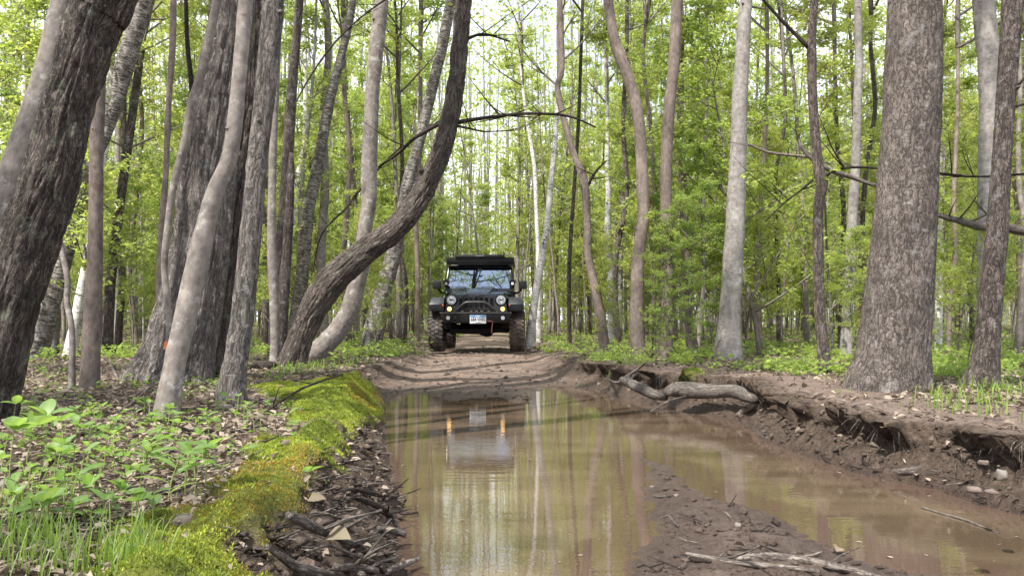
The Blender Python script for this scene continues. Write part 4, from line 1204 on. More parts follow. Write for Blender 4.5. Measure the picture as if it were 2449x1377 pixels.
# leaves, scum and bud scales floating on the puddle
x = rng.uniform(-1.2, 4.2, 2600); y = 2.2 * (12.0 / 2.2) ** rng.uniform(0, 1, 2600); F_ = fields(x, y)
k = (F_['z'] < -0.012) & (rng.uniform(0, 1, 2600) < 0.10 + 0.9 * np.exp(F_['d'] / 0.12) * (F_['d'] < 0))
x, y = x[k], y[k]; n = len(x); az = rng.uniform(0, 6.28, n)
fla = Acc()
leaf_cards(fla, np.stack([x, y, np.full(n, 0.004)], -1), np.stack([np.cos(az), np.sin(az), np.full(n, 0.02)], -1), np.array([0, 0, 1.0]) + rng.normal(0, 0.05, (n, 3)), rng.gamma(2.2, 0.006, n) + 0.004, rng.uniform(0, 1, n), 0.28, 0.04, True)
tag(link('floating_debris', fla.mesh('floating_debris', M['litter'], False)), 'small dead leaves and bud scales floating on the puddle', 'leaf litter', None, 'stuff')

# fine twigs and bark bits
x, y = scatter(9000, 1.8, 26)
F_ = fields(x, y)
dens = np.where(F_['left'], 1.0, 0.45) * (F_['bank'] * 1.0 + 0.5 * F_['floor'] + 0.05) + 0.12 * F_['road'] + 0.08*(F_['dr']<-.1)
k = (rng.uniform(0, 1, len(x)) < dens * (1 - 0.85 * F_['moss'])) & (F_['z'] > 0.012)
x, y, z = x[k], y[k], F_['z'][k]
ta = {0: Acc(), 1: Acc()}
for i in range(len(x)):
    L = rng.uniform(0.03, 0.15) * (1 + 0.03 * y[i]); a = rng.normal(0.0, 0.9) if x[i] < 0.5 else rng.uniform(0, 3.14); r = rng.uniform(0.0015, 0.0045) * (1 + 0.02 * y[i])
    d = np.array([math.cos(a), math.sin(a), 0]) * L / 2; p = np.array([x[i], y[i], z[i] + 0.008]); b = rng.normal(0, 0.12 * L, 3); b[2] = abs(b[2]) * 0.8
    dz = np.array([0, 0, rng.uniform(0, 0.25) * L])
    add_tube(ta[int(rng.uniform() < 0.45)], np.array([np.append(p - d, r), np.append(p + b, r), np.append(p + d + dz, r * 0.6)]), 4, off=i * 0.13, cap=False)
tag(link('twig_litter', ta[0].mesh('twig_litter', M['deadwood'])), 'small grey twigs and bark bits scattered over bank and floor', 'twig litter', None, 'stuff')
tag(link('root_litter', ta[1].mesh('root_litter', M['darkwood'])), 'small dark wet twigs and rootlets in the mud', 'twig litter', None, 'stuff')

# clods and crumbs of mud
x, y = scatter(52000, 1.8, 20)
F_ = fields(x, y)
dens = F_['bank'] * 0.8 + 0.22 * (F_['dr'] < -0.05) * (F_['d'] < 0) + 0.25 * F_['road'] + 0.18 * (1 - F_['floor']) * (F_['d'] > 0)
k = (rng.uniform(0, 1, len(x)) < dens * (1 - F_['moss'])) & (F_['z'] > 0.005)
x, y, z = x[k], y[k], F_['z'][k]; n = len(x)
octv = np.array([[1, 0, 0], [-1, 0, 0], [0, 1, 0], [0, -1, 0], [0, 0, 1], [0, 0, -1]], float)
octf = np.array([[0, 2, 4], [2, 1, 4], [1, 3, 4], [3, 0, 4], [2, 0, 5], [1, 2, 5], [3, 1, 5], [0, 3, 5]])
s_ = rng.gamma(1.6, 0.0034, n) * (1 + 0.06 * y) + 0.002
Vc = octv[None] * rng.uniform(0.6, 1.3, (n, 6, 1)) * s_[:, None, None] * np.array([1.3, 1.0, 0.7]) + rng.normal(0, 0.25, (n, 6, 3)) * s_[:, None, None] + np.stack([x, y, z + s_ * 0.2], -1)[:, None]
Fc = (np.arange(n)[:, None, None] * 6 + octf[None]).reshape(-1, 3)
cm = mesh_np('mud_crumbs', Vc.reshape(-1, 3), [Fc], M['soil'], {'floor': np.zeros(n * 6), 'bank': np.repeat(rng.uniform(0, 1, n), 6), 'wet': np.repeat(np.clip(1.1 - z * 7, 0, 1) * rng.uniform(0.3, 1, n), 6), 'moss': np.zeros(n * 6)}, False)
tag(link('mud_crumbs', cm), 'crumbs and clods of mud on the banks and track', 'mud', None, 'stuff')

# rootlets hanging out of the undercut right bank
x = rng.uniform(0.3, 3.4, 9000); y = rng.uniform(3.4, 12, 9000); F_ = fields(x, y)
q_ = F_['d'] / F_['w']
k = (~F_['left']) & (q_ > 0.7) & (q_ < 1.0) & (F_['road'] < 0.3) & (F_['slump'] < 0.6)
x, y, z = x[k][:420], y[k][:420], F_['z'][k][:420]
ha = Acc()
for i in range(len(x)):
    L = rng.uniform(0.04, 0.16); a = rng.uniform(2.6, 5.2); o_ = np.array([math.cos(a), math.sin(a), 0]) * rng.uniform(0.02, 0.09)
    p = np.array([x[i] - 0.08, y[i] - 0.03, max(z[i] - 0.01, 0.2)]); r = rng.uniform(0.001, 0.0028)
    add_tube(ha, np.array([np.append(p, r), np.append(p + o_ + [0, 0, -L * 0.4], r), np.append(p + o_ * 1.4 + rng.normal(0, 0.015, 3) + [0, 0, -L], r * 0.5)]), 4, off=i * .2, cap=False)
tag(link('hanging_rootlets', ha.mesh('hanging_rootlets', M['deadwood'])), 'fine rootlets hanging from the undercut right bank', 'roots', None, 'stuff')

# moss
def moss_patch(mask_fn, n, xr, yr, nm, lb, mat, hgt, seedv):
    x = rng.uniform(*xr, n); y = rng.uniform(*yr, n)
    pre = (sdf(moss_poly, x, y) < 0.06) if xr[0] < 0 else (y > 8)
    x, y = x[pre], y[pre]; n = len(x)
    F_ = fields(x, y); k = mask_fn(x, y, F_)
    k = rng.uniform(0, 1, n) < k
    x, y, z = x[k], y[k], F_['z'][k]; m = len(x)
    tn = np.clip(0.5 + 0.75 * fbm(x, y, s=3.0, o=3, seed=seedv) + 0.3 * fbm(x, y, s=14, o=2, seed=seedv + 5) + rng.normal(0, 0.13, m), 0, 1)
    a = Acc()
    for q in range(2):
        az = rng.uniform(0, 6.28, m)
        leaf_cards(a, np.stack([x, y, z - 0.003], -1) + rng.normal(0, 0.004, (m, 3)), np.stack([np.cos(az) * 0.7, np.sin(az) * 0.7, rng.uniform(0.35, 1.2, m)], -1), rng.normal(0, 1, (m, 3)),
                   rng.uniform(0.5, 1.2, m) * hgt * (1 + 0.07 * y), tn, 0.16, 0.02)
    return tag(link(nm, a.mesh(nm, M[mat], False)), lb, 'moss', None, 'stuff')


rust = lambda x, y: sst(0.12, 0.42, fbm(x, y, s=2.3, o=3, seed=301) + 0.22 * sst(6.5, 8.0, y))
moss_patch(lambda x, y, F: (F['moss'] * (F['dm'] < 0.05)) * (1 - 0.9 * rust(x, y)) * np.clip(5 / y, 0.25, 1), 700000, (-3.0, -0.3), (1.75, 9.2), 'moss_carpet', 'lime-green moss cushions edging the left bank', 'moss', 0.0115, 310)
moss_patch(lambda x, y, F: (F['moss'] * (F['dm'] < 0.05)) * rust(x, y) * 0.8, 380000, (-3.0, -0.3), (1.75, 9.2), 'rusty_moss_carpet', 'orange-tinged moss patches within the left bank moss', 'moss_rust', 0.011, 320)
moss_patch(lambda x, y, F: F['mr'], 90000, (0.7, 3.0), (8.0, 12.0), 'bank_moss', 'dark green moss caps on the right bank hummocks', 'moss', 0.02, 330)

# grass
def blades(n, pos, z, hlo, hhi, wid, nm, lb, mat='grass'):
    a = Acc()
    x, y = pos; m = len(x); az = rng.uniform(0, 6.28, m); h = rng.uniform(hlo, hhi, m); w = wid * rng.uniform(0.7, 1.3, m)
    d = np.stack([np.cos(az), np.sin(az), np.zeros(m)], -1); sd = np.stack([-np.sin(az), np.cos(az), np.zeros(m)], -1)
    b = np.stack([x, y, z - 0.01], -1); up = np.array([0, 0, 1.0]); bend = rng.uniform(0.1, 0.7, m)[:, None]
    l1 = b + up * (h * 0.5)[:, None] + d * (h[:, None] * 0.18 * bend); l2 = b + up * (h * 0.85)[:, None] + d * (h[:, None] * 0.5 * bend); tip = b + up * (h * 0.95)[:, None] + d * (h[:, None] * 0.9 * bend)
    W = (w / 2)[:, None]
    Vv = np.stack([b - sd * W, b + sd * W, l1 - sd * W, l1 + sd * W, l2 - sd * W * .7, l2 + sd * W * .7, tip], 1).reshape(-1, 3)
    kk = np.arange(m)[:, None] * 7
    a.add(Vv, [np.concatenate([kk + np.array([0, 1, 3, 2]), kk + np.array([2, 3, 5, 4])]), kk + np.array([4, 5, 6])], tint=np.repeat(rng.uniform(0, 1, m), 7))
    return tag(link(nm, a.mesh(nm, M[mat])), lb, 'grass', None, 'stuff')


def tufts(centres, per, rad):
    X, Y = [], []
    for (cx_, cy_, k_) in centres:
        m = int(per * k_)
        X.append(cx_ + rng.normal(0, rad, m)); Y.append(cy_ + rng.normal(0, rad, m))
    return np.concatenate(X), np.concatenate(Y)


cent = [(*ground_at(px, py)[:2], k_) for px, py, k_ in [(60, 1330, 3), (110, 1290, 2), (30, 1220, 2), (290, 1330, 1.5), (250, 1370, 2), (340, 1360, 1), (120, 1200, 1), (200, 1370, 1.5), (90, 1150, 0.8), (40, 1290, 2), (170, 1330, 1.2),
                                                    (500, 1200, 0.3), (240, 1150, 0.3), (20, 1370, 2)]]
gx_, gy_ = tufts(cent, 34, 0.07)
blades(0, (gx_, gy_), fields(gx_, gy_)['z'], 0.04, 0.125, 0.0032, 'near_grass', 'thin green grass blades in the lower left corner')
cent = [(*ground_at(px, py)[:2], k_) for px, py, k_ in [(2180, 930, 1), (2300, 985, 1), (2320, 960, 1.2), (2430, 940, 1.5), (2350, 930, 1), (1480, 860, 2), (1500, 870, 2), (1440, 860, 1), (2060, 900, 1), (1250, 815, .5), (2270, 900, 2), (1840, 880, 1), (1900, 885, 2), (700, 890, 1), (760, 880, 1.5),
                                                    (850, 870, 1.5), (650, 900, .6), (940, 850, 2), (980, 845, 1.5), (880, 850, 2)]]
gx_, gy_ = tufts(cent, 60, 0.16)
blades(0, (gx_, gy_), fields(gx_, gy_)['z'], 0.05, 0.16, 0.008, 'bank_grass', 'green grass tufts along both banks and by the tree feet')

# low green ground cover
def cover(n, ylo, yhi, nm, lb, mat, dfn, hl, leaf, per=9):
    x, y = scatter(n, ylo, yhi, 0.74)
    F_ = fields(x, y)
    k = rng.uniform(0, 1, n) < dfn(x, y, F_)
    x, y, z = x[k], y[k], F_['z'][k]; m = len(x)
    h = rng.uniform(*hl, m); hh_ = np.repeat(h, per)
    cx_, cy_, cz_ = np.repeat(x, per), np.repeat(y, per), np.repeat(z, per); mm = len(cx_)
    az = rng.uniform(0, 6.28, mm); rr = hh_ * rng.uniform(0.1, 0.6, mm)
    a = Acc()
    leaf_cards(a, np.stack([cx_ + np.cos(az) * rr, cy_ + np.sin(az) * rr, cz_ + hh_ * rng.uniform(0.25, 1.0, mm)], -1), np.stack([np.cos(az), np.sin(az), rng.normal(-0.05, 0.35, mm)], -1), np.array([0, 0, 1.0]) + rng.normal(0, 0.4, (mm, 3)),
               leaf * rng.uniform(0.6, 1.3, mm) * (1 + 0.015 * cy_), np.clip(np.repeat(rng.uniform(0.1, 0.9, m), per) + rng.normal(0, 0.15, mm), 0, 1), 0.3, 0.12)
    return tag(link(nm, a.mesh(nm, M[mat], False)), lb, 'ground cover', None, 'stuff')


cover(9000, 8.5, 60, 'ground_cover', 'low bright green plants covering the forest floor behind the banks', 'leaf_green',
      lambda x, y, F: 0.75 * F['floor'] * (1 - F['road']) * sst(-0.15, 0.3, fbm(x, y, s=0.45, o=3, seed=400) + 0.25 * (x > 0)) * np.where(x > 0, sst(8.2, 9.5, y), sst(10, 13, y)), (0.05, 0.26), 0.065, 11)
cover(1600, 3.0, 12, 'low_seedlings', 'scattered tiny green seedlings among the dead leaves', 'plant',
      lambda x, y, F: F['floor'] * (1 - F['moss']) * (0.5 + 0.5 * (y > 7)), (0.02, 0.10), 0.04, 6)

# ------------------------------------------------------------------ near broad-leaved plants, every one a thing
def big_leaf_mesh(wid=0.36, droop=0.25):
    """one broad leaf, unit length along +X"""
    us = np.linspace(0, 1, 9); V = []; 
    for u in us:
        w = wid * (math.sin(math.pi * u ** 0.85) ** 0.75) if 0 < u < 1 else 0.004
        z = -droop * u * u
        for v in (-1, -0.5, 0, 0.5, 1):
            V.append((u, v * w, z + 0.10 * abs(v) * w * 2 + 0.02 * math.sin(u * 18) * abs(v) * w))
    F = [(i * 5 + j, i * 5 + j + 1, i * 5 + j + 6, i * 5 + j + 5) for i in range(8) for j in range(4)]
    V = np.array(V)
    return mesh_np('broad_leaf', V, [np.array(F)], M['plant'], {'tint': np.clip(0.55 - 0.9 * np.abs(V[:, 1]) + 0.2 * (np.abs(V[:, 1]) < 0.01), 0, 1)})


LEAVES = [big_leaf_mesh(0.27, 0.30), big_leaf_mesh(0.17, 0.45), big_leaf_mesh(0.36, 0.18)]


def plant(px, py, h, kind, nleaf, ll, label, group='broad-leaved seedlings on the left bank', upright=0.6):
    g = ground_at(px, py); ll *= 0.98; h *= 1.1
    e = tag(link('seedling', None, None, (g[0], g[1], g[2] - 0.005)), label, 'plant', group)
    a = Acc()
    lean = rng.normal(0, 0.12, 2) * h
    sp = catmull(np.array([[0, 0, -0.02, 0.0028], [lean[0] * 0.3, lean[1] * .3, h * 0.5, 0.0024], [lean[0], lean[1], h, 0.0016]]), h / 6)
    add_tube(a, sp, 5, cap=False)
    me = a.mesh('stem', M['plant_stem'])
    link('stem', me, e)
    a0 = rng.uniform(0, 6.28)
    for i in range(nleaf):
        lo = link('leaf', LEAVES[kind], e)
        t = 1.0 if nleaf <= 4 and kind != 1 else 0.35 + 0.65 * (i + 1) / nleaf
        k = int(t * (len(sp) - 1))
        lo.location = sp[k, :3]
        s = ll * rng.uniform(0.7, 1.1) * (0.78 if kind == 2 else 1)
        lo.scale = (s, s, s)
        lo.rotation_euler = (rng.normal(0, 0.25), -rng.uniform(0.25, 1.5) * upright, a0 + i * 6.283 / nleaf * (1 if kind != 1 else 2.4) + rng.normal(0, 0.3))
    return e


m_, nt_, bs_, _o = mat_new('plant_stem')
bs_.inputs['Base Color'].default_value = (0.20, 0.24, 0.07, 1)
M['plant_stem'] = m_
plants = [(60, 1120, .16, 2, 3, .13, 'tall broad-leaved seedling at the left edge above the grass'), (110, 1110, .18, 0, 3, .12, 'seedling with rounded leaves beside the left edge seedling'), (30, 1030, .14, 0, 3, .10, 'seedling at the left edge below the leaning oak'),
          (130, 1170, .12, 2, 4, .09, 'round-leaved seedling with an upright cluster near the left grass'), (90, 1280, .07, 2, 2, .13, 'wide flat-leaved plant low in the left grass'), (190, 1170, .12, 2, 2, .10, 'pair of pale leaves beside the dark fallen stick'),
          (225, 1180, .08, 0, 3, .07, 'small seedling over the dark fallen stick'), (270, 1075, .07, 0, 3, .07, 'three-leaved seedling in the middle of the litter'), (330, 1060, .05, 0, 3, .06, 'tiny seedling right of the three-leaved one'),
          (180, 1050, .11, 1, 4, .12, 'seedling with long narrow leaves behind the three-leaved one'), (300, 1170, .05, 2, 2, .06, 'flat two-leaved seedling on bare dark soil'), (400, 1210, .13, 1, 5, .11, 'upright narrow-leaved seedling rising from the moss edge'),
          (440, 1190, .14, 0, 4, .09, 'broad shoot beside the upright narrow-leaved seedling'), (490, 1170, .13, 0, 3, .10, 'pale-leaved seedling left of the moss hump'), (340, 1250, .06, 0, 4, .06, 'low four-leaved seedling in the lower moss'),
          (395, 985, .10, 0, 4, .07, 'yellow-green seedling at the foot of the leaning grey trunk'), (320, 1010, .08, 1, 4, .08, 'drooping seedling left of the leaning grey trunk'), (420, 1060, .09, 0, 3, .07, 'seedling in the litter below the leaning grey trunk'),
          (500, 1040, .11, 1, 4, .08, 'shoot among twigs right of the leaning grey trunk'), (560, 1010, .06, 0, 3, .06, 'seedling beneath the arching twig'), (480, 850, .24, 1, 7, .13, 'tall leafy weed in front of the dark oak foot'),
          (455, 880, .12, 1, 5, .08, 'short weed between the two oak feet'), (225, 880, .08, 0, 4, .06, 'yellowish seedling at the foot of the straight brown pole'), (110, 960, .07, 0, 4, .06, 'low seedling beside the leaning oak foot'),
          (60, 880, .12, 1, 5, .09, 'weed behind the leaning oak foot'), (660, 1040, .10, 0, 4, .08, 'smooth-leaved seedling growing out of the upper moss'), (690, 1030, .09, 1, 4, .07, 'narrow seedling beside the one in the upper moss'),
          (640, 985, .05, 0, 3, .05, 'small round seedling on the orange moss'), (735, 1160, .05, 0, 3, .055, 'seedling hanging on the edge of the mud bank'), (230, 1260, .04, 0, 3, .05, 'tiny seedling low at the moss border'),
          (20, 1180, .20, 2, 4, .11, 'tall plant cut by the left edge of the picture'), (75, 1010, .10, 0, 4, .085, 'seedling in front of the leaning oak'), (150, 1080, .13, 0, 3, .10, 'seedling beside the long narrow-leaved one'),
          (240, 1010, .09, 2, 3, .07, 'round seedling behind the three-leaved one'), (580, 1110, .06, 0, 3, .06, 'small seedling on the crest of the moss'), (350, 1110, .09, 1, 4, .09, 'arching seedling over the bare dark soil'),
          (760, 890, .12, 1, 5, .09, 'weed behind the orange moss end'), (880, 860, .14, 1, 6, .09, 'weed at the track edge left of the wheel'), (560, 1240, .04, 2, 2, .05, 'flat seedling beside the pale bark slab')]
for pdat in plants:
    plant(*pdat[:6], pdat[6])
for i in range(120):
    px, py = rng.uniform(0, 640), 985 + 330 * rng.uniform(0, 1) ** 1.3
    g_ = G(px, py, 0.36); f_ = fields(np.array([g_[0]]), np.array([g_[1]]))
    if f_['moss'][0] > 0.3 or f_['bank'][0] > 0.3: continue
    plant(px, py, rng.uniform(.03, .13), int(rng.integers(3)), int(rng.integers(2, 6)), rng.uniform(.045, .09), 'small broad-leaved seedling among many alike in the lower left leaf litter', 'small seedlings in the lower left litter')
for px, py, h, lb in [(2335, 905, .16, 'ferny shoot at the foot of the dark right trunk'), (2165, 915, .10, 'small shoot at the foot of the huge trunk'), (2420, 900, .18, 'weed at the right edge behind the dark trunk'), (1975, 880, .16, 'weed beside the crooked tree foot'),
                      (1880, 850, .2, 'leafy weed left of the crooked tree'), (1800, 850, .2, 'leafy weed right of the stout aspen foot'), (1700, 858, .2, 'leafy weed left of the stout aspen foot'), (1385, 835, .2, 'weed by the wavy tree foot')]:
    plant(px, py, h, 1, 7, 0.10, lb, 'weeds on the right bank')

# ------------------------------------------------------------------ fallen sticks, roots, stones
def stick(name, label, pts, bark, cat='stick', zoff=0.3, seg=10, twigs=0, lift=(), step=0.012, group=None, zfix=None):
    """pts: (px, py, w_px); lies on the ground at those places"""
    W = []
    for i, (px, py, w) in enumerate(pts):
        g = ground_at(px, py) if zfix is None else G(px, py, zfix[i])
        g = np.array(g)
        if zfix is None: g[2] = max(g[2], 0.0)
        r = w / FPX * g[1] / 2
        g[2] += r * zoff * 2 + (lift[i] if i < len(lift) else 0)
        W.append(np.append(g, r))
    W = np.array(W); org = W[len(W) // 2, :3].copy(); W[:, :3] -= org
    pth = catmull(W, step * max(1, org[1] / 4))
    acc = Acc(); add_tube(acc, pth, seg, off=rng.uniform(0, 9), disp=smoothb(int(rng.integers(99))))
    for _ in range(twigs):
        k = int(rng.uniform(0.1, 0.95) * (len(pth) - 1))
        add_tube(acc, branch_path(pth[k, :3], rand_dirs(1, -5, 40)[0], rng.uniform(0.06, 0.22), pth[k, 3] * 0.4, 0.0, 4), 5, cap=False)
    return tag(link(name, acc.mesh(name, M[bark]), None, org), label, cat, group)


stick('stick', 'long thin bare stick lying on the mud ridge at the bottom', [(1640, 1326, 9), (1690, 1336, 12), (1750, 1346, 13), (1830, 1356, 14), (1900, 1362, 12), (1960, 1368, 10)], 'palewood', twigs=1)
stick('stick', 'thick pale forked stick on the mud ridge, right of the thin one', [(1755, 1338, 10), (1800, 1337, 17), (1850, 1338, 22), (1920, 1345, 20), (1990, 1358, 17), (2060, 1374, 15), (2120, 1390, 13)], 'palewood')
stick('stick', 'small dark stick on the mud left of the long thin one', [(1612, 1332, 9), (1650, 1340, 11), (1700, 1345, 8)], 'darkwood')
stick('stick', 'thick pale broken branch half buried in the left mud bank', [(690, 1238, 20), (720, 1252, 26), (760, 1272, 24), (795, 1284, 18), (830, 1300, 16), (870, 1312, 12)], 'deadwood', twigs=4)
stick('stick', 'short cut log end poking out over the water', [(900, 1268, 15), (925, 1270, 17), (950, 1276, 17), (970, 1282, 15)], 'palewood', zfix=[0.10, 0.08, 0.055, 0.04])
stick('stick', 'pale bark stick reaching into the water at the lower left', [(915, 1378, 14), (945, 1362, 16), (975, 1350, 15), (1003, 1336, 8)], 'deadwood', zfix=[0.06, 0.05, 0.03, 0.035])
stick('root', 'dark root running down the bank into the puddle', [(790, 1182, 6), (840, 1172, 8), (880, 1180, 10), (920, 1188, 9), (970, 1205, 5)], 'darkwood', twigs=2)
stick('root', 'thick dark root curling along the waterline', [(820, 1182, 10), (860, 1196, 14), (905, 1215, 15), (935, 1240, 13), (945, 1262, 9)], 'darkwood', twigs=5)
stick('root', 'thin pale root looping over the lower left bank', [(735, 1320, 5), (790, 1306, 6), (850, 1330, 7), (900, 1345, 6), (935, 1352, 4)], 'palewood', twigs=3)
stick('stick', 'short knobbly stick floating at the left shore', [(955, 1228, 4), (975, 1229, 8), (1000, 1226, 5)], 'darkwood', zfix=[0.012, 0.016, 0.018], twigs=2)
stick('fallen_branch', 'thick grey fallen branch at the bottom by the moss', [(640, 1310, 14), (690, 1350, 22), (730, 1372, 30), (800, 1392, 30)], 'deadwood')
stick('fallen_branch', 'pale broken log across the bottom of the left bank', [(800, 1362, 16), (850, 1362, 20), (900, 1368, 16)], 'palewood', twigs=3)
stick('log', 'short dark mossy log between pale scaly trunk and moss', [(592, 884, 14), (615, 880, 20), (640, 880, 22), (655, 878, 16)], 'darkwood', 'log', twigs=2)
stick('twig', 'long arching dark twig lying over the upper moss', [(545, 1062, 6), (600, 1030, 5), (650, 990, 5), (720, 950, 5), (780, 928, 5), (822, 912, 4)], 'darkwood', lift=[0.0, .02, .04, .06, .07, .08], twigs=3)
stick('stick', 'dark stick lying in the lower left behind the grass', [(60, 1186, 10), (110, 1190, 15), (160, 1196, 17), (205, 1200, 13)], 'darkwood')
stick('twig', 'long thin grey stick across the litter toward the leaning grey trunk', [(270, 992, 7), (320, 970, 7), (350, 945, 6), (390, 925, 5)], 'deadwood', lift=[0, .02, .04, .06])
stick('stick', 'grey stick lying level left of the leaning grey trunk', [(30, 990, 9), (110, 1000, 10), (200, 1004, 10), (300, 1010, 9), (360, 1015, 7)], 'deadwood', twigs=3)
stick('stick', 'upright crooked pale twig standing in the litter', [(292, 945, 7), (280, 905, 7), (264, 870, 7), (262, 842, 6), (250, 832, 4)], 'palewood', zfix=[.36, .36, .36, .36, .36] if False else None, lift=[0, 0, 0, 0, 0])
stick('stick', 'stick lying in front of the oak pair', [(440, 905, 8), (500, 925, 8), (560, 968, 8), (600, 985, 6)], 'deadwood', twigs=2)
stick('stick', 'dark rotten branch lying behind the moss hump', [(400, 1030, 12), (460, 1040, 18), (520, 1035, 14), (570, 1052, 9)], 'darkwood', twigs=3)
stick('stick', 'white curved stick propped against the right bank', [(2200, 1137, 8), (2212, 1122, 8), (2260, 1108, 7), (2320, 1094, 7), (2362, 1074, 8), (2392, 1086, 7)], 'palewood', zfix=[0.02, 0.06, 0.12, 0.17, 0.25, 0.25])
stick('stick', 'submerged thin stick showing at the right waterline', [(2205, 1214, 5), (2250, 1228, 5), (2310, 1245, 6), (2390, 1276, 4)], 'palewood', zfix=[0.002, 0.001, 0.001, 0.0])
stick('bark_slab', 'flat brown slab of wood lying at the right waterline', [(2110, 1128, 10), (2160, 1132, 16), (2220, 1128, 24), (2290, 1118, 16)], 'deadwood', 'bark slab', zfix=[0.03, .05, .07, .09])
# exposed root log under the right bank
stick('exposed_root', 'thick weathered root slanting down the far end of the right bank', [(1488, 912, 16), (1510, 925, 24), (1540, 940, 26), (1570, 952, 22), (1592, 955, 14)], 'deadwood', 'root', zfix=[0.27, .24, .20, .17, .14], twigs=3)
stick('exposed_root', 'thick knotted log root exposed under the right bank', [(1596, 944, 22), (1620, 942, 36), (1655, 944, 38), (1700, 946, 34), (1735, 944, 30), (1760, 946, 32), (1785, 955, 30), (1806, 962, 20)], 'deadwood', 'root', seg=18, zfix=[.20, .20, .20, .21, .23, .24, .23, .22])
stick('exposed_root', 'short grey root stub pointing down at the right waterline', [(1812, 966, 12), (1795, 978, 14), (1775, 990, 15), (1765, 1000, 14)], 'palewood', 'root', zfix=[.20, .14, .08, .04], twigs=1)
for i, (pts, lb) in enumerate([([(1455, 905, 3), (1470, 915, 4), (1490, 912, 4)], 'thin rootlet curling out of the far right bank'), ([(1555, 985, 3), (1600, 960, 4), (1640, 948, 3)], 'rootlet drooping below the knotted root'),
                               ([(1490, 905, 4), (1530, 880, 5), (1545, 868, 4)], 'pale twig slanting over the far right hummock')]):
    stick('rootlet', lb, pts, 'palewood', 'root', zfix=[.12, .2, .26] if i != 2 else [.3, .42, .5])


def stone(label, px, py, w, h, mat='stone', flat=0.6, name='stone', z=None, group=None):
    g = ground_at(px, py) if z is None else G(px, py, z)
    bm = bmesh.new(); bmesh.ops.create_icosphere(bm, subdivisions=3, radius=1)
    sd = float(rng.uniform(0, 50))
    rx = w / FPX * g[1] / 2
    for v in bm.verts:
        c = np.array(v.co)
        k = 1 + 0.22 * float(vn(c[0] * 1.3 + sd, c[1] * 1.3, c[2] * 1.3, 5)) + 0.08 * float(vn(c[0] * 4 + sd, c[1] * 4, c[2] * 4, 6))
        v.co = Vector((c[0] * rx * k, c[1] * rx * 0.8 * k, max(-0.5, min(0.75, c[2])) * rx * flat * k * 1.2))
    me = bpy.data.meshes.new('stone'); bm.to_mesh(me); bm.free()
    for p in me.polygons: p.use_smooth = True
    me.materials.append(M[mat])
    o = link(name, me, None, (g[0], g[1], g[2] + rx * flat * 0.35), rng.uniform(0, 6))
    return tag(o, label, 'stone', group)


stone('pale rounded stone stuck in the lower right bank', 2397, 1142, 34, 32, 'stone', 0.9)
stone('flat pinkish stone at the right waterline', 2328, 1174, 40, 18, 'stone_pink', 0.4)
stone('flat brown stone beside the pinkish one', 2372, 1178, 28, 14, 'stone_pink', 0.4)
stone('small grey stone above the white curved stick', 2352, 1108, 26, 14, 'stone', 0.5)
stone('angular pale stone lying in the lower left moss', 445, 1255, 74, 36, 'stone', 0.5, 'stone')
stone('pale stone at the left edge behind the grass', 10, 1165, 40, 30, 'stone', 0.7)
stone('round pale stone in the litter right of the leaning grey trunk', 540, 985, 44, 30, 'stone', 0.6)
stone('small round stone under the mossy hummock', 1432, 920, 9, 9, 'stone_pink', 0.9)
for i, (px, py, w, lb) in enumerate([(1345, 912, 9, 'white pebble nearest the right shore of the track'), (1262, 890, 8, 'white pebble in the middle of the climbing track'), (1180, 925, 9, 'white pebble close to the far shoreline'),
                                     (1240, 868, 7, 'pebble on the track left of the right wheel line'), (1075, 895, 8, 'pebble in the left wheel line'), (1300, 905, 7, 'pebble just left of the right verge'),
                                     (1140, 880, 8, 'pebble in the track centre before the vehicle'), (1560, 1165, 12, 'white chip on the tip of the mud ridge'), (1617, 1186, 16, 'pinkish lump beside the short stick on the ridge'), (1765, 1258, 20, 'grey lump in the middle of the ridge')]):
    stone(lb, px, py, w, w, 'stone' if i != 8 else 'stone_pink', 0.6, 'pebble')
stick('stick', 'short grey stick beside the pinkish lump on the ridge', [(1562, 1188, 5), (1590, 1188, 6), (1612, 1187, 6)], 'deadwood')
# a few big curled dead leaves one can pick out
for i, (px, py, s_, lb) in enumerate([(462, 915, .13, 'large orange-brown dead leaf before the dark oak foot'), (735, 1212, .06, 'white curled dead leaf on the mud bank'), (1860, 985, .09, 'whitish dead leaf on the right bank face'),
                                      (2120, 1030, .06, 'pale leaf caught on the crumbling right bank'), (520, 985, .10, 'curled brown leaf right of the leaning grey trunk'), (2000, 1330, .06, 'pale leaf at the ridge end by the thick stick'),
                                      (1785, 1320, .05, 'small pale leaf beside the forked stick'), (780, 1300, .09, 'grey curled leaf in the left mud')]):
    g = ground_at(px, py)
    a = Acc()
    leaf_cards(a, np.zeros((1, 3)), np.array([[1.0, .2, .15]]), np.array([[.2, -.5, 1.0]]), np.array([s_]), np.array([0.2 if i in (0, 4) else 0.5]), 0.38, 0.2, True)
    tag(link('dead_leaf', a.mesh('dead_leaf', M['litter'], False), None, (g[0], g[1], g[2] + 0.02), rng.uniform(0, 6)), lb, 'leaf', 'single dead leaves')

# orange blaze on the sapling: a scrap of flagging wrapped round its foot
bp = P(403, 826, 6.55)
ba = Acc(); add_tube(ba, np.array([[0, 0, -0.03, 0.034], [0.0, 0, 0.0, 0.0345], [0.004, 0, 0.03, 0.034]]), 14, cap=False)
tag(link('flagging_tape', ba.mesh('flagging_tape', M['orange_blaze']), None, bp), 'orange flagging wrapped low round the thin curving sapling', 'tape')

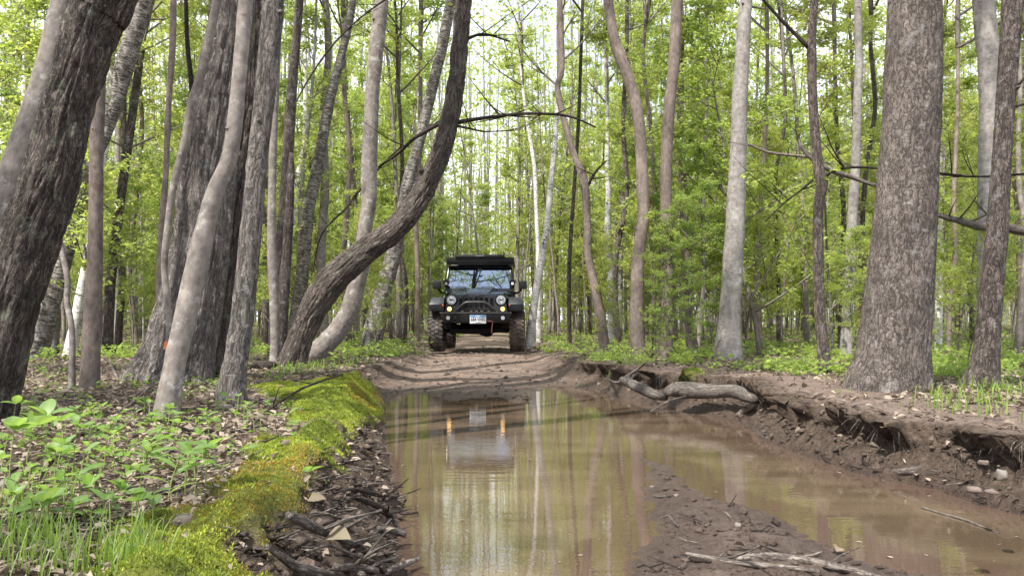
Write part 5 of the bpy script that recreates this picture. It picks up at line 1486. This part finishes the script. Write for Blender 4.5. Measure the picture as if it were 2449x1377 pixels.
# ------------------------------------------------------------------ the vehicle
JY = 17.5
JX = float((P(1143, 840, 17.9))[0])
JZ = P(1143, 840, 18.2)[2]
jeep = link('off_road_vehicle', None, None, (JX, JY + 2.05, JZ), math.radians(-1.0))
tag(jeep, 'black lifted off-road vehicle facing the camera with muddy tyres', 'car')
FB = -2.05                                                    # y of the front bumper face in the vehicle's own frame


class BM:
    def __init__(self): self.bm = bmesh.new()

    def box(self, x0, x1, y0, y1, z0, z1, bev=0.0, taper=None):
        r = bmesh.ops.create_cube(self.bm, size=1)
        vs = r['verts']
        for v in vs:
            v.co = Vector(((x0 + x1) / 2 + v.co.x * (x1 - x0), (y0 + y1) / 2 + v.co.y * (y1 - y0), (z0 + z1) / 2 + v.co.z * (z1 - z0)))
        if taper: taper(vs)
        if bev:
            es = set(e for v in vs for e in v.link_edges)
            bmesh.ops.bevel(self.bm, geom=list(es), offset=bev, segments=2, affect='EDGES', profile=0.6)
        return self

    def hexa(self, pts, bev=0.0):
        """8 points: bottom ring then top ring"""
        vs = [self.bm.verts.new(p) for p in pts]
        for f in [(3, 2, 1, 0), (4, 5, 6, 7), (0, 1, 5, 4), (1, 2, 6, 5), (2, 3, 7, 6), (3, 0, 4, 7)]:
            self.bm.faces.new([vs[i] for i in f])
        if bev:
            es = set(e for v in vs for e in v.link_edges)
            bmesh.ops.bevel(self.bm, geom=list(es), offset=bev, segments=2, affect='EDGES', profile=0.6)
        return self

    def cyl(self, c, r, depth, axis='Y', seg=28, r2=None, bev=0.0):
        rot = {'Y': Matrix.Rotation(math.pi / 2, 4, 'X'), 'X': Matrix.Rotation(math.pi / 2, 4, 'Y'), 'Z': Matrix.Identity(4)}[axis]
        res = bmesh.ops.create_cone(self.bm, cap_ends=True, segments=seg, radius1=r, radius2=r if r2 is None else r2, depth=depth, matrix=Matrix.Translation(c) @ rot)
        return self

    def ring(self, c, R, r, seg=28, axis='Y', ms=8):
        vs = []
        for i in range(seg):
            a = 2 * math.pi * i / seg
            row = []
            for j in range(ms):
                b = 2 * math.pi * j / ms
                q = R + r * math.cos(b); h = r * math.sin(b)
                co = (c[0] + q * math.cos(a), c[1] + h, c[2] + q * math.sin(a))
                row.append(self.bm.verts.new(co))
            vs.append(row)
        for i in range(seg):
            for j in range(ms):
                self.bm.faces.new([vs[i][j], vs[(i + 1) % seg][j], vs[(i + 1) % seg][(j + 1) % ms], vs[i][(j + 1) % ms]])
        return self

    def pipe(self, pts, r, seg=10, closed=False):
        W = np.array([[*p, r] for p in pts]); W = catmull(W, 0.05)
        V, F, _, _ = tube(W, seg)
        vs = [self.bm.verts.new(v) for v in V]
        for f in F:
            for q in f: self.bm.faces.new([vs[i] for i in q])
        return self

    def build(self, name, mat, parent, label=None, smooth=False, loc=None):
        bmesh.ops.recalc_face_normals(self.bm, faces=self.bm.faces)
        me = bpy.data.meshes.new(name); self.bm.to_mesh(me); self.bm.free()
        if smooth:
            me.polygons.foreach_set('use_smooth', [True] * len(me.polygons))
            try: me.set_sharp_from_angle(angle=math.radians(38))
            except Exception: pass
        me.materials.append(M[mat])
        o = link(name, me, parent, loc)
        if label: o['label'] = label
        return o


# tub and hood
b = BM()
b.box(-0.80, 0.80, -0.52, 1.85, 0.72, 1.28, 0.05)
b.build('body', 'paint', jeep, smooth=True)
hood = BM()
hood.hexa([(-0.62, FB + 0.30, 0.86), (0.62, FB + 0.30, 0.86), (0.76, -0.50, 0.86), (-0.76, -0.50, 0.86),
           (-0.58, FB + 0.33, 1.235), (0.58, FB + 0.33, 1.235), (0.73, -0.50, 1.40), (-0.73, -0.50, 1.40)], 0.04)
hood.hexa([(-0.30, FB + 0.45, 1.22), (0.30, FB + 0.45, 1.22), (0.36, -0.62, 1.36), (-0.36, -0.62, 1.36),
           (-0.24, FB + 0.55, 1.285), (0.24, FB + 0.55, 1.285), (0.30, -0.70, 1.425), (-0.30, -0.70, 1.425)], 0.02)
ho = hood.build('hood', 'paint', jeep, smooth=True)
for sx in (-1, 1):
    BM().box(sx * 0.60 - 0.02, sx * 0.60 + 0.02, FB + 0.48, FB + 0.60, 1.20, 1.29, 0.008).build('hood_latch', 'trim', ho)
# grille panel
g = BM()
g.hexa([(-0.70, FB + 0.24, 0.78), (0.70, FB + 0.24, 0.78), (0.70, FB + 0.36, 0.78), (-0.70, FB + 0.36, 0.78),
        (-0.62, FB + 0.27, 1.245), (0.62, FB + 0.27, 1.245), (0.62, FB + 0.36, 1.245), (-0.62, FB + 0.36, 1.245)], 0.03)
gr = g.build('grille', 'paint', jeep, smooth=True)
for i in range(7):
    cxs = (i - 3) * 0.112
    sh = 0.015 * abs(i - 3) * 0.6
    s_ = BM()
    s_.box(cxs - 0.036, cxs + 0.036, FB + 0.232, FB + 0.30, 0.955, 1.165 - sh)
    s_.cyl(Vector((cxs, FB + 0.266, 1.165 - sh)), 0.036, 0.068, 'Y', 16)
    s_.build('grille_slot', 'black', gr)
    rm = BM(); pts = []
    for a in range(0, 9):
        t = math.pi * a / 8; pts.append((cxs + 0.039 * math.cos(t), FB + 0.236, 1.167 - sh + 0.039 * math.sin(t)))
    pts = [(cxs + 0.039, FB + 0.236, 0.955)] + pts + [(cxs - 0.039, FB + 0.236, 0.955)]
    rm.pipe(pts, 0.0055, 6).build('slot_rim', 'flare', gr, smooth=True)
for sx in (-1, 1):
    c = Vector((sx * 0.535, FB + 0.225, 1.125))
    h = BM(); h.cyl(c + Vector((0, 0.03, 0)), 0.118, 0.06, 'Y', 36); h.ring(tuple(c), 0.112, 0.013, 36)
    hl = h.build('headlight', 'trim', jeep, smooth=True)
    l = BM(); l.cyl(c + Vector((0, -0.008, 0)), 0.098, 0.02, 'Y', 36); l.build('lens', 'lens', hl, smooth=True)
    r = BM(); r.ring(tuple(c + Vector((0, -0.02, 0))), 0.060, 0.010, 24); r.box(c.x - 0.035, c.x + 0.035, c.y - 0.03, c.y - 0.016, c.z - 0.075, c.z - 0.035, 0.004); r.box(c.x - 0.02, c.x + 0.02, c.y - 0.03, c.y - 0.016, c.z + 0.01, c.z + 0.05, 0.004)
    r.build('reflector', 'chrome', hl, smooth=True)
    d_ = BM(); d_.box(c.x - 0.045, c.x + 0.045, c.y - 0.028, c.y - 0.018, c.z - 0.014, c.z + 0.004, 0.003); d_.build('shade_bar', 'black', hl)
    t = BM(); tc_ = Vector((sx * 0.575, FB + 0.215, 0.93)); t.cyl(tc_, 0.056, 0.05, 'Y', 24); ts = t.build('turn_signal', 'trim', jeep, smooth=True)
    t = BM(); t.cyl(tc_ + Vector((0, -0.028, 0)), 0.046, 0.016, 'Y', 24, 0.046); t.build('lit_lens', 'amber', ts, smooth=True)
    # angular flares: flat top sloping forward, upright outer skirt
    a0, a1 = (0.70, 1.03)
    X = lambda v: sx * v
    f = BM()
    f.hexa([(X(a0), -1.84, 1.03), (X(a1), -1.84, 1.03), (X(a1), -0.85, 1.10), (X(a0), -0.85, 1.10),
            (X(a0 + .0), -1.70, 1.185), (X(a1 - .05), -1.70, 1.185), (X(a1 - .05), -0.95, 1.20), (X(a0), -0.95, 1.20)], 0.012)
    fl_ = f.build('front_fender_flare', 'flare', jeep, smooth=True)
    f = BM(); f.hexa([(X(a0), -1.83, 0.885), (X(a1 - 0.02), -1.83, 0.885), (X(a1 - 0.02), -1.76, 0.885), (X(a0), -1.76, 0.885), (X(a0), -1.83, 1.033), (X(a1 - 0.01), -1.83, 1.033), (X(a1 - 0.01), -1.74, 1.033), (X(a0), -1.74, 1.033)], 0.006)
    f.box(min(X(a1 - .03), X(a1)), max(X(a1 - .03), X(a1)), -1.80, -0.90, 0.93, 1.05, 0.006)
    f.build('flare_skirt', 'trim', fl_, smooth=True)
    f = BM(); f.box(min(X(0.705), X(0.735)), max(X(0.705), X(0.735)), -1.845, -1.83, 0.99, 1.03, 0.004); f.build('marker_light', 'orange', fl_)
    f = BM(); f.hexa([(X(0.78), 0.72, 1.0), (X(1.03), 0.72, 1.0), (X(1.03), 1.9, 1.0), (X(0.78), 1.9, 1.0), (X(0.78), 0.82, 1.16), (X(0.99), 0.82, 1.16), (X(0.99), 1.8, 1.16), (X(0.78), 1.8, 1.16)], 0.012)
    f.build('rear_fender_flare', 'flare', jeep, smooth=True)
    # inner wheel well
    w_ = BM(); w_.box(min(X(0.55), X(0.72)), max(X(0.55), X(0.72)), -1.70, -0.70, 0.5, 1.08); w_.build('wheel_well', 'under', jeep)
    # door with handle and glass
    d_ = BM(); d_.box(min(X(0.78), X(0.825)), max(X(0.78), X(0.825)), -0.48, 0.55, 0.76, 1.30, 0.02); do = d_.build('door', 'paint', jeep, smooth=True)
    BM().box(min(X(0.825), X(0.85)), max(X(0.825), X(0.85)), 0.34, 0.48, 1.14, 1.18, 0.008).build('handle', 'trim', do)
    d_ = BM(); d_.hexa([(X(0.78), -0.34, 1.30), (X(0.80), -0.34, 1.30), (X(0.80), 0.52, 1.30), (X(0.78), 0.52, 1.30), (X(0.73), -0.06, 1.86), (X(0.745), -0.06, 1.86), (X(0.745), 0.52, 1.86), (X(0.73), 0.52, 1.86)]); d_.build('side_window', 'glass', do)
    # mirror
    m_ = BM(); m_.box(min(X(0.91), X(1.10)), max(X(0.91), X(1.10)), -0.48, -0.36, 1.42, 1.61, 0.03); mo = m_.build('wing_mirror', 'trim', jeep, smooth=True)
    BM().pipe([(X(0.80), -0.36, 1.33), (X(0.90), -0.40, 1.34), (X(0.97), -0.42, 1.43)], 0.028, 8).build('mirror_arm', 'trim', mo, smooth=True)
    m_ = BM(); m_.box(min(X(0.93), X(1.08)), max(X(0.93), X(1.08)), -0.358, -0.352, 1.44, 1.59, 0.002); m_.build('mirror_glass', 'glass', mo)
    # round pillar lamp
    c = Vector((X(0.765), -0.66, 1.565)); p_ = BM(); p_.cyl(c, 0.073, 0.09, 'Y', 28, 0.055); p_.ring((c.x, c.y - 0.045, c.z), 0.069, 0.007, 28); p_.pipe([(c.x, c.y, c.z - 0.07), (X(0.77), -0.58, 1.45), (X(0.75), -0.5, 1.40)], 0.014, 6)
    po = p_.build('pillar_lamp', 'trim', jeep, smooth=True)
    p_ = BM(); p_.cyl(c + Vector((0, -0.042, -0.006)), 0.060, 0.012, 'Y', 28); p_.build('lens', 'under', po, smooth=True)
    p_ = BM(); p_.cyl(c + Vector((0, -0.05, -0.030)), 0.030, 0.012, 'Y', 18); p_.build('reflector', 'chrome', po, smooth=True)
    # tie-down hoop / bracket between cowl and fender
    BM().pipe([(X(0.74), -0.75, 1.25), (X(0.79), -0.78, 1.36), (X(0.80), -0.62, 1.42)], 0.016, 6).build('pillar_bracket', 'trim', jeep, smooth=True)

# windscreen and frame
ws = BM()
zb, zt, yb, yt = 1.42, 1.965, -0.56, -0.28
ws.hexa([(-0.74, yb, zb), (0.74, yb, zb), (0.74, yb + 0.02, zb), (-0.74, yb + 0.02, zb), (-0.695, yt, zt), (0.695, yt, zt), (0.695, yt + 0.02, zt), (-0.695, yt + 0.02, zt)])
wo = ws.build('windscreen', 'glass', jeep)
fr = BM()
fr.hexa([(-0.80, yb - 0.02, 1.36), (0.80, yb - 0.02, 1.36), (0.80, yb + 0.04, 1.36), (-0.80, yb + 0.04, 1.36), (-0.795, yb - 0.005, 1.43), (0.795, yb - 0.005, 1.43), (0.795, yb + 0.05, 1.43), (-0.795, yb + 0.05, 1.43)], 0.01)
for sx in (-1, 1):
    fr.hexa([(sx * 0.735, yb - 0.012, 1.42), (sx * 0.80, yb - 0.012, 1.42), (sx * 0.80, yb + 0.05, 1.42), (sx * 0.735, yb + 0.05, 1.42),
             (sx * 0.69, yt - 0.012, 1.99), (sx * 0.745, yt - 0.012, 1.99), (sx * 0.745, yt + 0.05, 1.99), (sx * 0.69, yt + 0.05, 1.99)], 0.008)
fr.hexa([(-0.70, yt - 0.016, 1.955), (0.70, yt - 0.016, 1.955), (0.70, yt + 0.05, 1.955), (-0.70, yt + 0.05, 1.955), (-0.70, yt, 2.0), (0.70, yt, 2.0), (0.70, yt + 0.05, 2.0), (-0.70, yt + 0.05, 2.0)], 0.006)
fo = fr.build('windscreen_frame', 'paint', jeep, smooth=True)
for x0, x1 in ((-0.66, -0.22), (-0.06, 0.42)):
    w_ = BM(); w_.pipe([(x1, yb - 0.03, 1.40), (x1 - 0.15, yb - 0.02, 1.46), (x0 + 0.1, yb + 0.0, 1.475)], 0.008, 6)
    w_.pipe([(x0, yb - 0.012, 1.470), (x0 + 0.25, yb - 0.012, 1.475), (x0 + 0.42, yb - 0.012, 1.450)], 0.006, 6)
    w_.build('wiper', 'steel_edge' if False else 'trim', jeep, smooth=True)
BM().box(-0.05, 0.05, yb + 0.06, yb + 0.08, 1.83, 1.88, 0.01).build('rear_view_mirror', 'trim', jeep)
# roof, rear
rf = BM(); rf.hexa([(-0.73, yt + 0.03, 1.97), (0.73, yt + 0.03, 1.97), (0.74, 1.85, 1.93), (-0.74, 1.85, 1.93), (-0.69, yt + 0.06, 2.03), (0.69, yt + 0.06, 2.03), (0.70, 1.82, 2.00), (-0.70, 1.82, 2.00)], 0.02)
ro = rf.build('roof', 'canvas', jeep, smooth=True)
rr_ = BM()
for sx in (-1, 1):
    rr_.hexa([(sx * 0.74, 0.6, 1.28), (sx * 0.79, 0.6, 1.28), (sx * 0.79, 1.84, 1.28), (sx * 0.74, 1.84, 1.28), (sx * 0.69, 0.6, 1.95), (sx * 0.73, 0.6, 1.95), (sx * 0.73, 1.84, 1.95), (sx * 0.69, 1.84, 1.95)], 0.01)
rr_.box(-0.74, 0.74, 1.80, 1.85, 1.28, 1.94, 0.01)
rr_.build('rear_top', 'canvas', jeep, smooth=True)
# seats and wheel behind the glass
st_ = BM()
for sx in (-0.38, 0.38):
    st_.box(sx - 0.22, sx + 0.22, 0.35, 0.5, 1.0, 1.62, 0.05); st_.box(sx - 0.12, sx + 0.12, 0.36, 0.46, 1.62, 1.80, 0.04)
st_.build('seats', 'trim', jeep, smooth=True)
# roof rack with wind deflector
rk = BM()
rk.box(-0.785, 0.785, yt - 0.14, yt - 0.11, 2.055, 2.165, 0.004)
for sx in (-1, 1):
    rk.box(min(sx * 0.76, sx * 0.79), max(sx * 0.76, sx * 0.79), yt - 0.12, 1.7, 2.05, 2.17, 0.006)
    rk.pipe([(sx * 0.765, yt - 0.09, 2.05), (sx * 0.79, yb + 0.0, 1.65), (sx * 0.80, yb + 0.0, 1.45)], 0.014, 8)
for i in range(9):
    yy_ = yt + 0.05 + i * 0.2
    rk.box(-0.76, 0.76, yy_, yy_ + 0.05, 2.08, 2.11)
rko = rk.build('roof_rack', 'trim', jeep, smooth=True)
lb_ = BM(); lb_.hexa([(-0.585, yt - 0.185, 2.165), (0.585, yt - 0.185, 2.165), (0.585, yt - 0.10, 2.165), (-0.585, yt - 0.10, 2.165), (-0.58, yt - 0.175, 2.225), (0.58, yt - 0.175, 2.225), (0.58, yt - 0.11, 2.225), (-0.58, yt - 0.11, 2.225)], 0.006)
lb_.build('rack_light_bar', 'trim', rko, smooth=True)
lb_ = BM(); lb_.hexa([(-0.76, yt - 0.13, 1.985), (0.76, yt - 0.13, 1.985), (0.76, yt - 0.115, 1.985), (-0.76, yt - 0.115, 1.985), (-0.775, yt - 0.145, 2.06), (0.775, yt - 0.145, 2.06), (0.775, yt - 0.13, 2.06), (-0.775, yt - 0.13, 2.06)])
lb_.build('wind_deflector', 'canvas', rko)
mk_ = BM()
xx = -0.10
for wv in (0.03, 0.012, 0.022, 0.016, 0.022, 0.014, 0.020, 0.016):
    mk_.box(xx, xx + wv, yt - 0.189, yt - 0.1855, 2.188, 2.202); xx += wv + 0.006
mk_.build('maker_mark', 'grey_mark', rko)

# bumper
bp_ = BM()
bp_.hexa([(-0.70, FB + 0.03, 0.63), (0.70, FB + 0.03, 0.63), (0.70, FB + 0.22, 0.66), (-0.70, FB + 0.22, 0.66), (-0.765, FB, 0.835), (0.765, FB, 0.835), (0.765, FB + 0.24, 0.835), (-0.765, FB + 0.24, 0.835)], 0.01)
bo_ = bp_.build('front_bumper', 'steel', jeep, smooth=True)
BM().box(-0.772, 0.772, FB - 0.012, FB + 0.24, 0.838, 0.852, 0.003).build('bumper_top_plate', 'steel_edge', bo_, smooth=True)
BM().pipe([(-0.45, FB + 0.05, 0.85), (-0.41, FB + 0.0, 0.90), (-0.27, FB - 0.05, 1.025), (-0.20, FB - 0.06, 1.065), (0.20, FB - 0.06, 1.065), (0.27, FB - 0.05, 1.025), (0.41, FB + 0.0, 0.90), (0.45, FB + 0.05, 0.85)], 0.024, 12).build('bumper_hoop', 'hoop', bo_, smooth=True)
for sx in (-1, 1):
    c = Vector((sx * 0.585, FB - 0.004, 0.735)); f = BM(); f.ring((c.x, c.y, c.z), 0.048, 0.008, 24); f.cyl(c + Vector((0, 0.015, 0)), 0.05, 0.03, 'Y', 24)
    fo_ = f.build('fog_lamp', 'trim', bo_, smooth=True)
    f = BM(); f.cyl(c + Vector((0, -0.004, 0)), 0.041, 0.012, 'Y', 24, 0.041)
    f.build('lens', 'lens', fo_, smooth=True)
    s_ = BM(); s_.box(sx * 0.425 - 0.022, sx * 0.425 + 0.022, FB - 0.09, FB + 0.02, 0.70, 0.77, 0.01); s_.box(sx * 0.425 - 0.05, sx * 0.425 + 0.05, FB - 0.075, FB - 0.045, 0.728, 0.752, 0.008)
    s_.ring((sx * 0.425, FB - 0.07, 0.685), 0.038, 0.0115, 24); s_.build('tow_shackle', 'trim', bo_, smooth=True)
# winch / lamps behind the hoop
wv = BM(); wv.box(-0.33, 0.33, FB + 0.10, FB + 0.22, 0.855, 0.93, 0.01); wv.cyl(Vector((0, FB + 0.14, 0.90)), 0.045, 0.46, 'X', 20); wn_ = wv.build('winch', 'under', bo_, smooth=True)
for cx_ in (-0.29, -0.10, 0.015, 0.13, 0.28):
    l = BM(); l.box(cx_ - 0.030, cx_ + 0.030, FB + 0.085, FB + 0.10, 0.868, 0.890, 0.004); l.build('roller_glint', 'steel_edge', wn_)
BM().pipe([(0.24, FB - 0.01, 0.675), (0.34, FB - 0.03, 0.665), (0.37, FB - 0.02, 0.68), (0.36, FB - 0.02, 0.60), (0.348, FB - 0.01, 0.50), (0.345, FB, 0.40)], 0.010, 6).build('tow_strap', 'strap', bo_, smooth=True)
# number plate
pl = BM(); pl.box(-0.172, 0.172, FB - 0.052, FB - 0.045, -0.088, 0.088, 0.003)
plo = pl.build('number_plate', 'plate_white', bo_, loc=(0.055, 0, 0.703)); plo.rotation_euler = (0, math.radians(0), 0)
BM().box(-0.166, 0.166, FB - 0.0555, FB - 0.0535, 0.048, 0.084).build('plate_blue_band', 'plate_blue', plo)
BM().box(-0.166, 0.166, FB - 0.0555, FB - 0.0535, -0.034, -0.078).build('plate_green_band', 'plate_white', plo)


def text(body, size, loc, parent, mat, name):
    cu = bpy.data.curves.new(name, 'FONT'); cu.body = body; cu.size = size; cu.align_x = 'CENTER'; cu.align_y = 'CENTER'; cu.extrude = 0.0012; cu.offset = 0.0004
    cu.materials.append(M[mat])
    o = link(name, cu, parent, loc); o.rotation_euler = (math.pi / 2, 0, 0)
    return o


t_ = text('684 VHN', 0.098, (0.0, FB - 0.0600, -0.002), plo, 'plate_ink', 'plate_lettering'); t_.scale = (0.82, 1.15, 1)
bpy.context.view_layer.update()
_me = bpy.data.meshes.new_from_object(t_.evaluated_get(bpy.context.evaluated_depsgraph_get()))
t2_ = link('plate_lettering', _me, plo, t_.location)
t2_.rotation_euler = t_.rotation_euler; t2_.scale = t_.scale
bpy.data.objects.remove(t_); t2_.name = 'plate_lettering'
BM().cyl(Vector((-0.012, FB - 0.0595, 0.0)), 0.006, 0.004, 'Y', 10).build('plate_dot', 'plate_ink', plo)
BM().box(-0.055, 0.055, FB - 0.0575, FB - 0.056, -0.074, -0.064).build('plate_motto_line', 'plate_ink', plo)
BM().box(-0.05, 0.05, FB - 0.0575, FB - 0.056, 0.060, 0.072).build('plate_state_line', 'plate_white', plo)
# underbody
un = BM()
un.box(-0.62, 0.62, FB + 0.24, 1.9, 0.62, 0.80); un.cyl(Vector((0, -1.34, 0.46)), 0.045, 1.4, 'X', 16)
un.cyl(Vector((0.22, -1.34, 0.46)), 0.14, 0.2, 'Y', 18); un.cyl(Vector((0, 1.22, 0.46)), 0.05, 1.4, 'X', 16); un.cyl(Vector((0.0, 1.22, 0.46)), 0.15, 0.2, 'Y', 18)
un.box(-0.60, 0.60, -1.62, -1.56, 0.42, 0.50, 0.01)
un.box(-0.40, 0.36, -1.2, 0.7, 0.44, 0.66, 0.03); un.box(0.4, 0.62, -1.5, 0.4, 0.42, 0.62, 0.03); un.box(-0.62, -0.42, -1.45, -0.3, 0.40, 0.60, 0.03)
for sx in (-0.52, 0.52): un.cyl(Vector((sx, -1.34, 0.70)), 0.06, 0.42, 'Z', 16)
un.pipe([(-0.7, -1.55, 0.44), (0, -1.6, 0.40), (0.7, -1.55, 0.46)], 0.02, 8)
un.build('underbody', 'under', jeep, smooth=True)
for sx in (-1, 1):
    s_ = BM(); s_.box(min(sx * 0.80, sx * 0.90), max(sx * 0.80, sx * 0.90), -0.70, 0.72, 0.66, 0.74, 0.02); s_.build('side_step', 'trim', jeep, smooth=True)


def wheel(x, y, mat, steer=0.0, lbl=None):
    R, W2 = 0.445, 0.150
    prof = [(-W2 * 0.86, 0.22), (-W2, 0.28), (-W2 * 1.04, 0.36), (-W2 * 0.98, 0.415), (-W2 * 0.8, 0.435), (0, 0.438), (W2 * 0.8, 0.435), (W2 * 0.98, 0.415), (W2 * 1.04, 0.36), (W2, 0.28), (W2 * 0.86, 0.22)]
    n = 56; V = []
    for i in range(n):
        a = 2 * math.pi * i / n
        for (px_, r_) in prof: V.append((px_, r_ * math.cos(a), r_ * math.sin(a)))
    k = len(prof); F = [(i * k + j, ((i + 1) % n) * k + j, ((i + 1) % n) * k + j + 1, i * k + j + 1) for i in range(n) for j in range(k - 1)]
    wo_ = link('wheel', None, jeep, (x, y, 0.448)); wo_.rotation_euler = (0, 0, steer)
    if lbl: wo_['label'] = lbl
    me = mesh_np('tyre', np.array(V), [np.array(F)], M[mat]); link('tyre', me, wo_)
    # chunky tread lugs
    t = BM()
    for i in range(30):
        a = 2 * math.pi * (i + 0.0) / 30
        for (u0, u1, sh) in ((-1.06, -0.62, 0), (-0.56, -0.06, 0.5), (0.0, 0.5, 0.12), (0.56, 1.06, 0.5)):
            aa = a + sh * 2 * math.pi / 30; ww = 0.030 if abs(u0 + u1) > 1 else 0.034
            r0, r1 = 0.425, 0.457
            if abs(u0 + u1) > 1: r0, r1 = 0.39, 0.452
            pts = []
            for rr2 in (r0, r1):
                for (uu, dd) in ((u0, -ww), (u1, -ww + 0.01), (u1, ww), (u0, ww - 0.01)):
                    an = aa + dd / rr2 * (1 if rr2 == r0 else 0.85)
                    pts.append((uu * W2, rr2 * math.cos(an), rr2 * math.sin(an)))
            t.hexa(pts)
    t.build('tread', mat, wo_)
    r = BM(); r.cyl(Vector((0, 0, 0)), 0.23, W2 * 1.5, 'X', 28); r.ring((0, 0, 0), 0.001, 0.0005, 3)
    for sx2 in (-1, 1):
        for i in range(6):
            an = 2 * math.pi * i / 6
            r.cyl(Vector((sx2 * W2 * 0.78, 0.13 * math.cos(an), 0.13 * math.sin(an))), 0.04, 0.02, 'X', 10)
        r.cyl(Vector((sx2 * W2 * 0.8, 0, 0)), 0.06, 0.05, 'X', 16)
    r.build('rim', 'rim', wo_, smooth=True)


for sx in (-1, 1):
    wheel(sx * 0.885, -1.34, 'tyre' if sx < 0 else 'tyre_mud', math.radians(-1.5), 'wheel with pale mud in its tread' if sx < 0 else 'wheel caked in reddish mud')
    wheel(sx * 0.885, 1.22, 'tyre_mud', 0, 'rear wheel in dark shade')
wheel_sp = BM(); wheel_sp.cyl(Vector((0, 1.98, 1.05)), 0.42, 0.24, 'Y', 32); wheel_sp.build('spare_tyre', 'tyre', jeep, smooth=True)
print('objects', len(bpy.data.objects), 'tris', sum(len(m.loop_triangles) or len(m.polygons) for m in bpy.data.meshes))
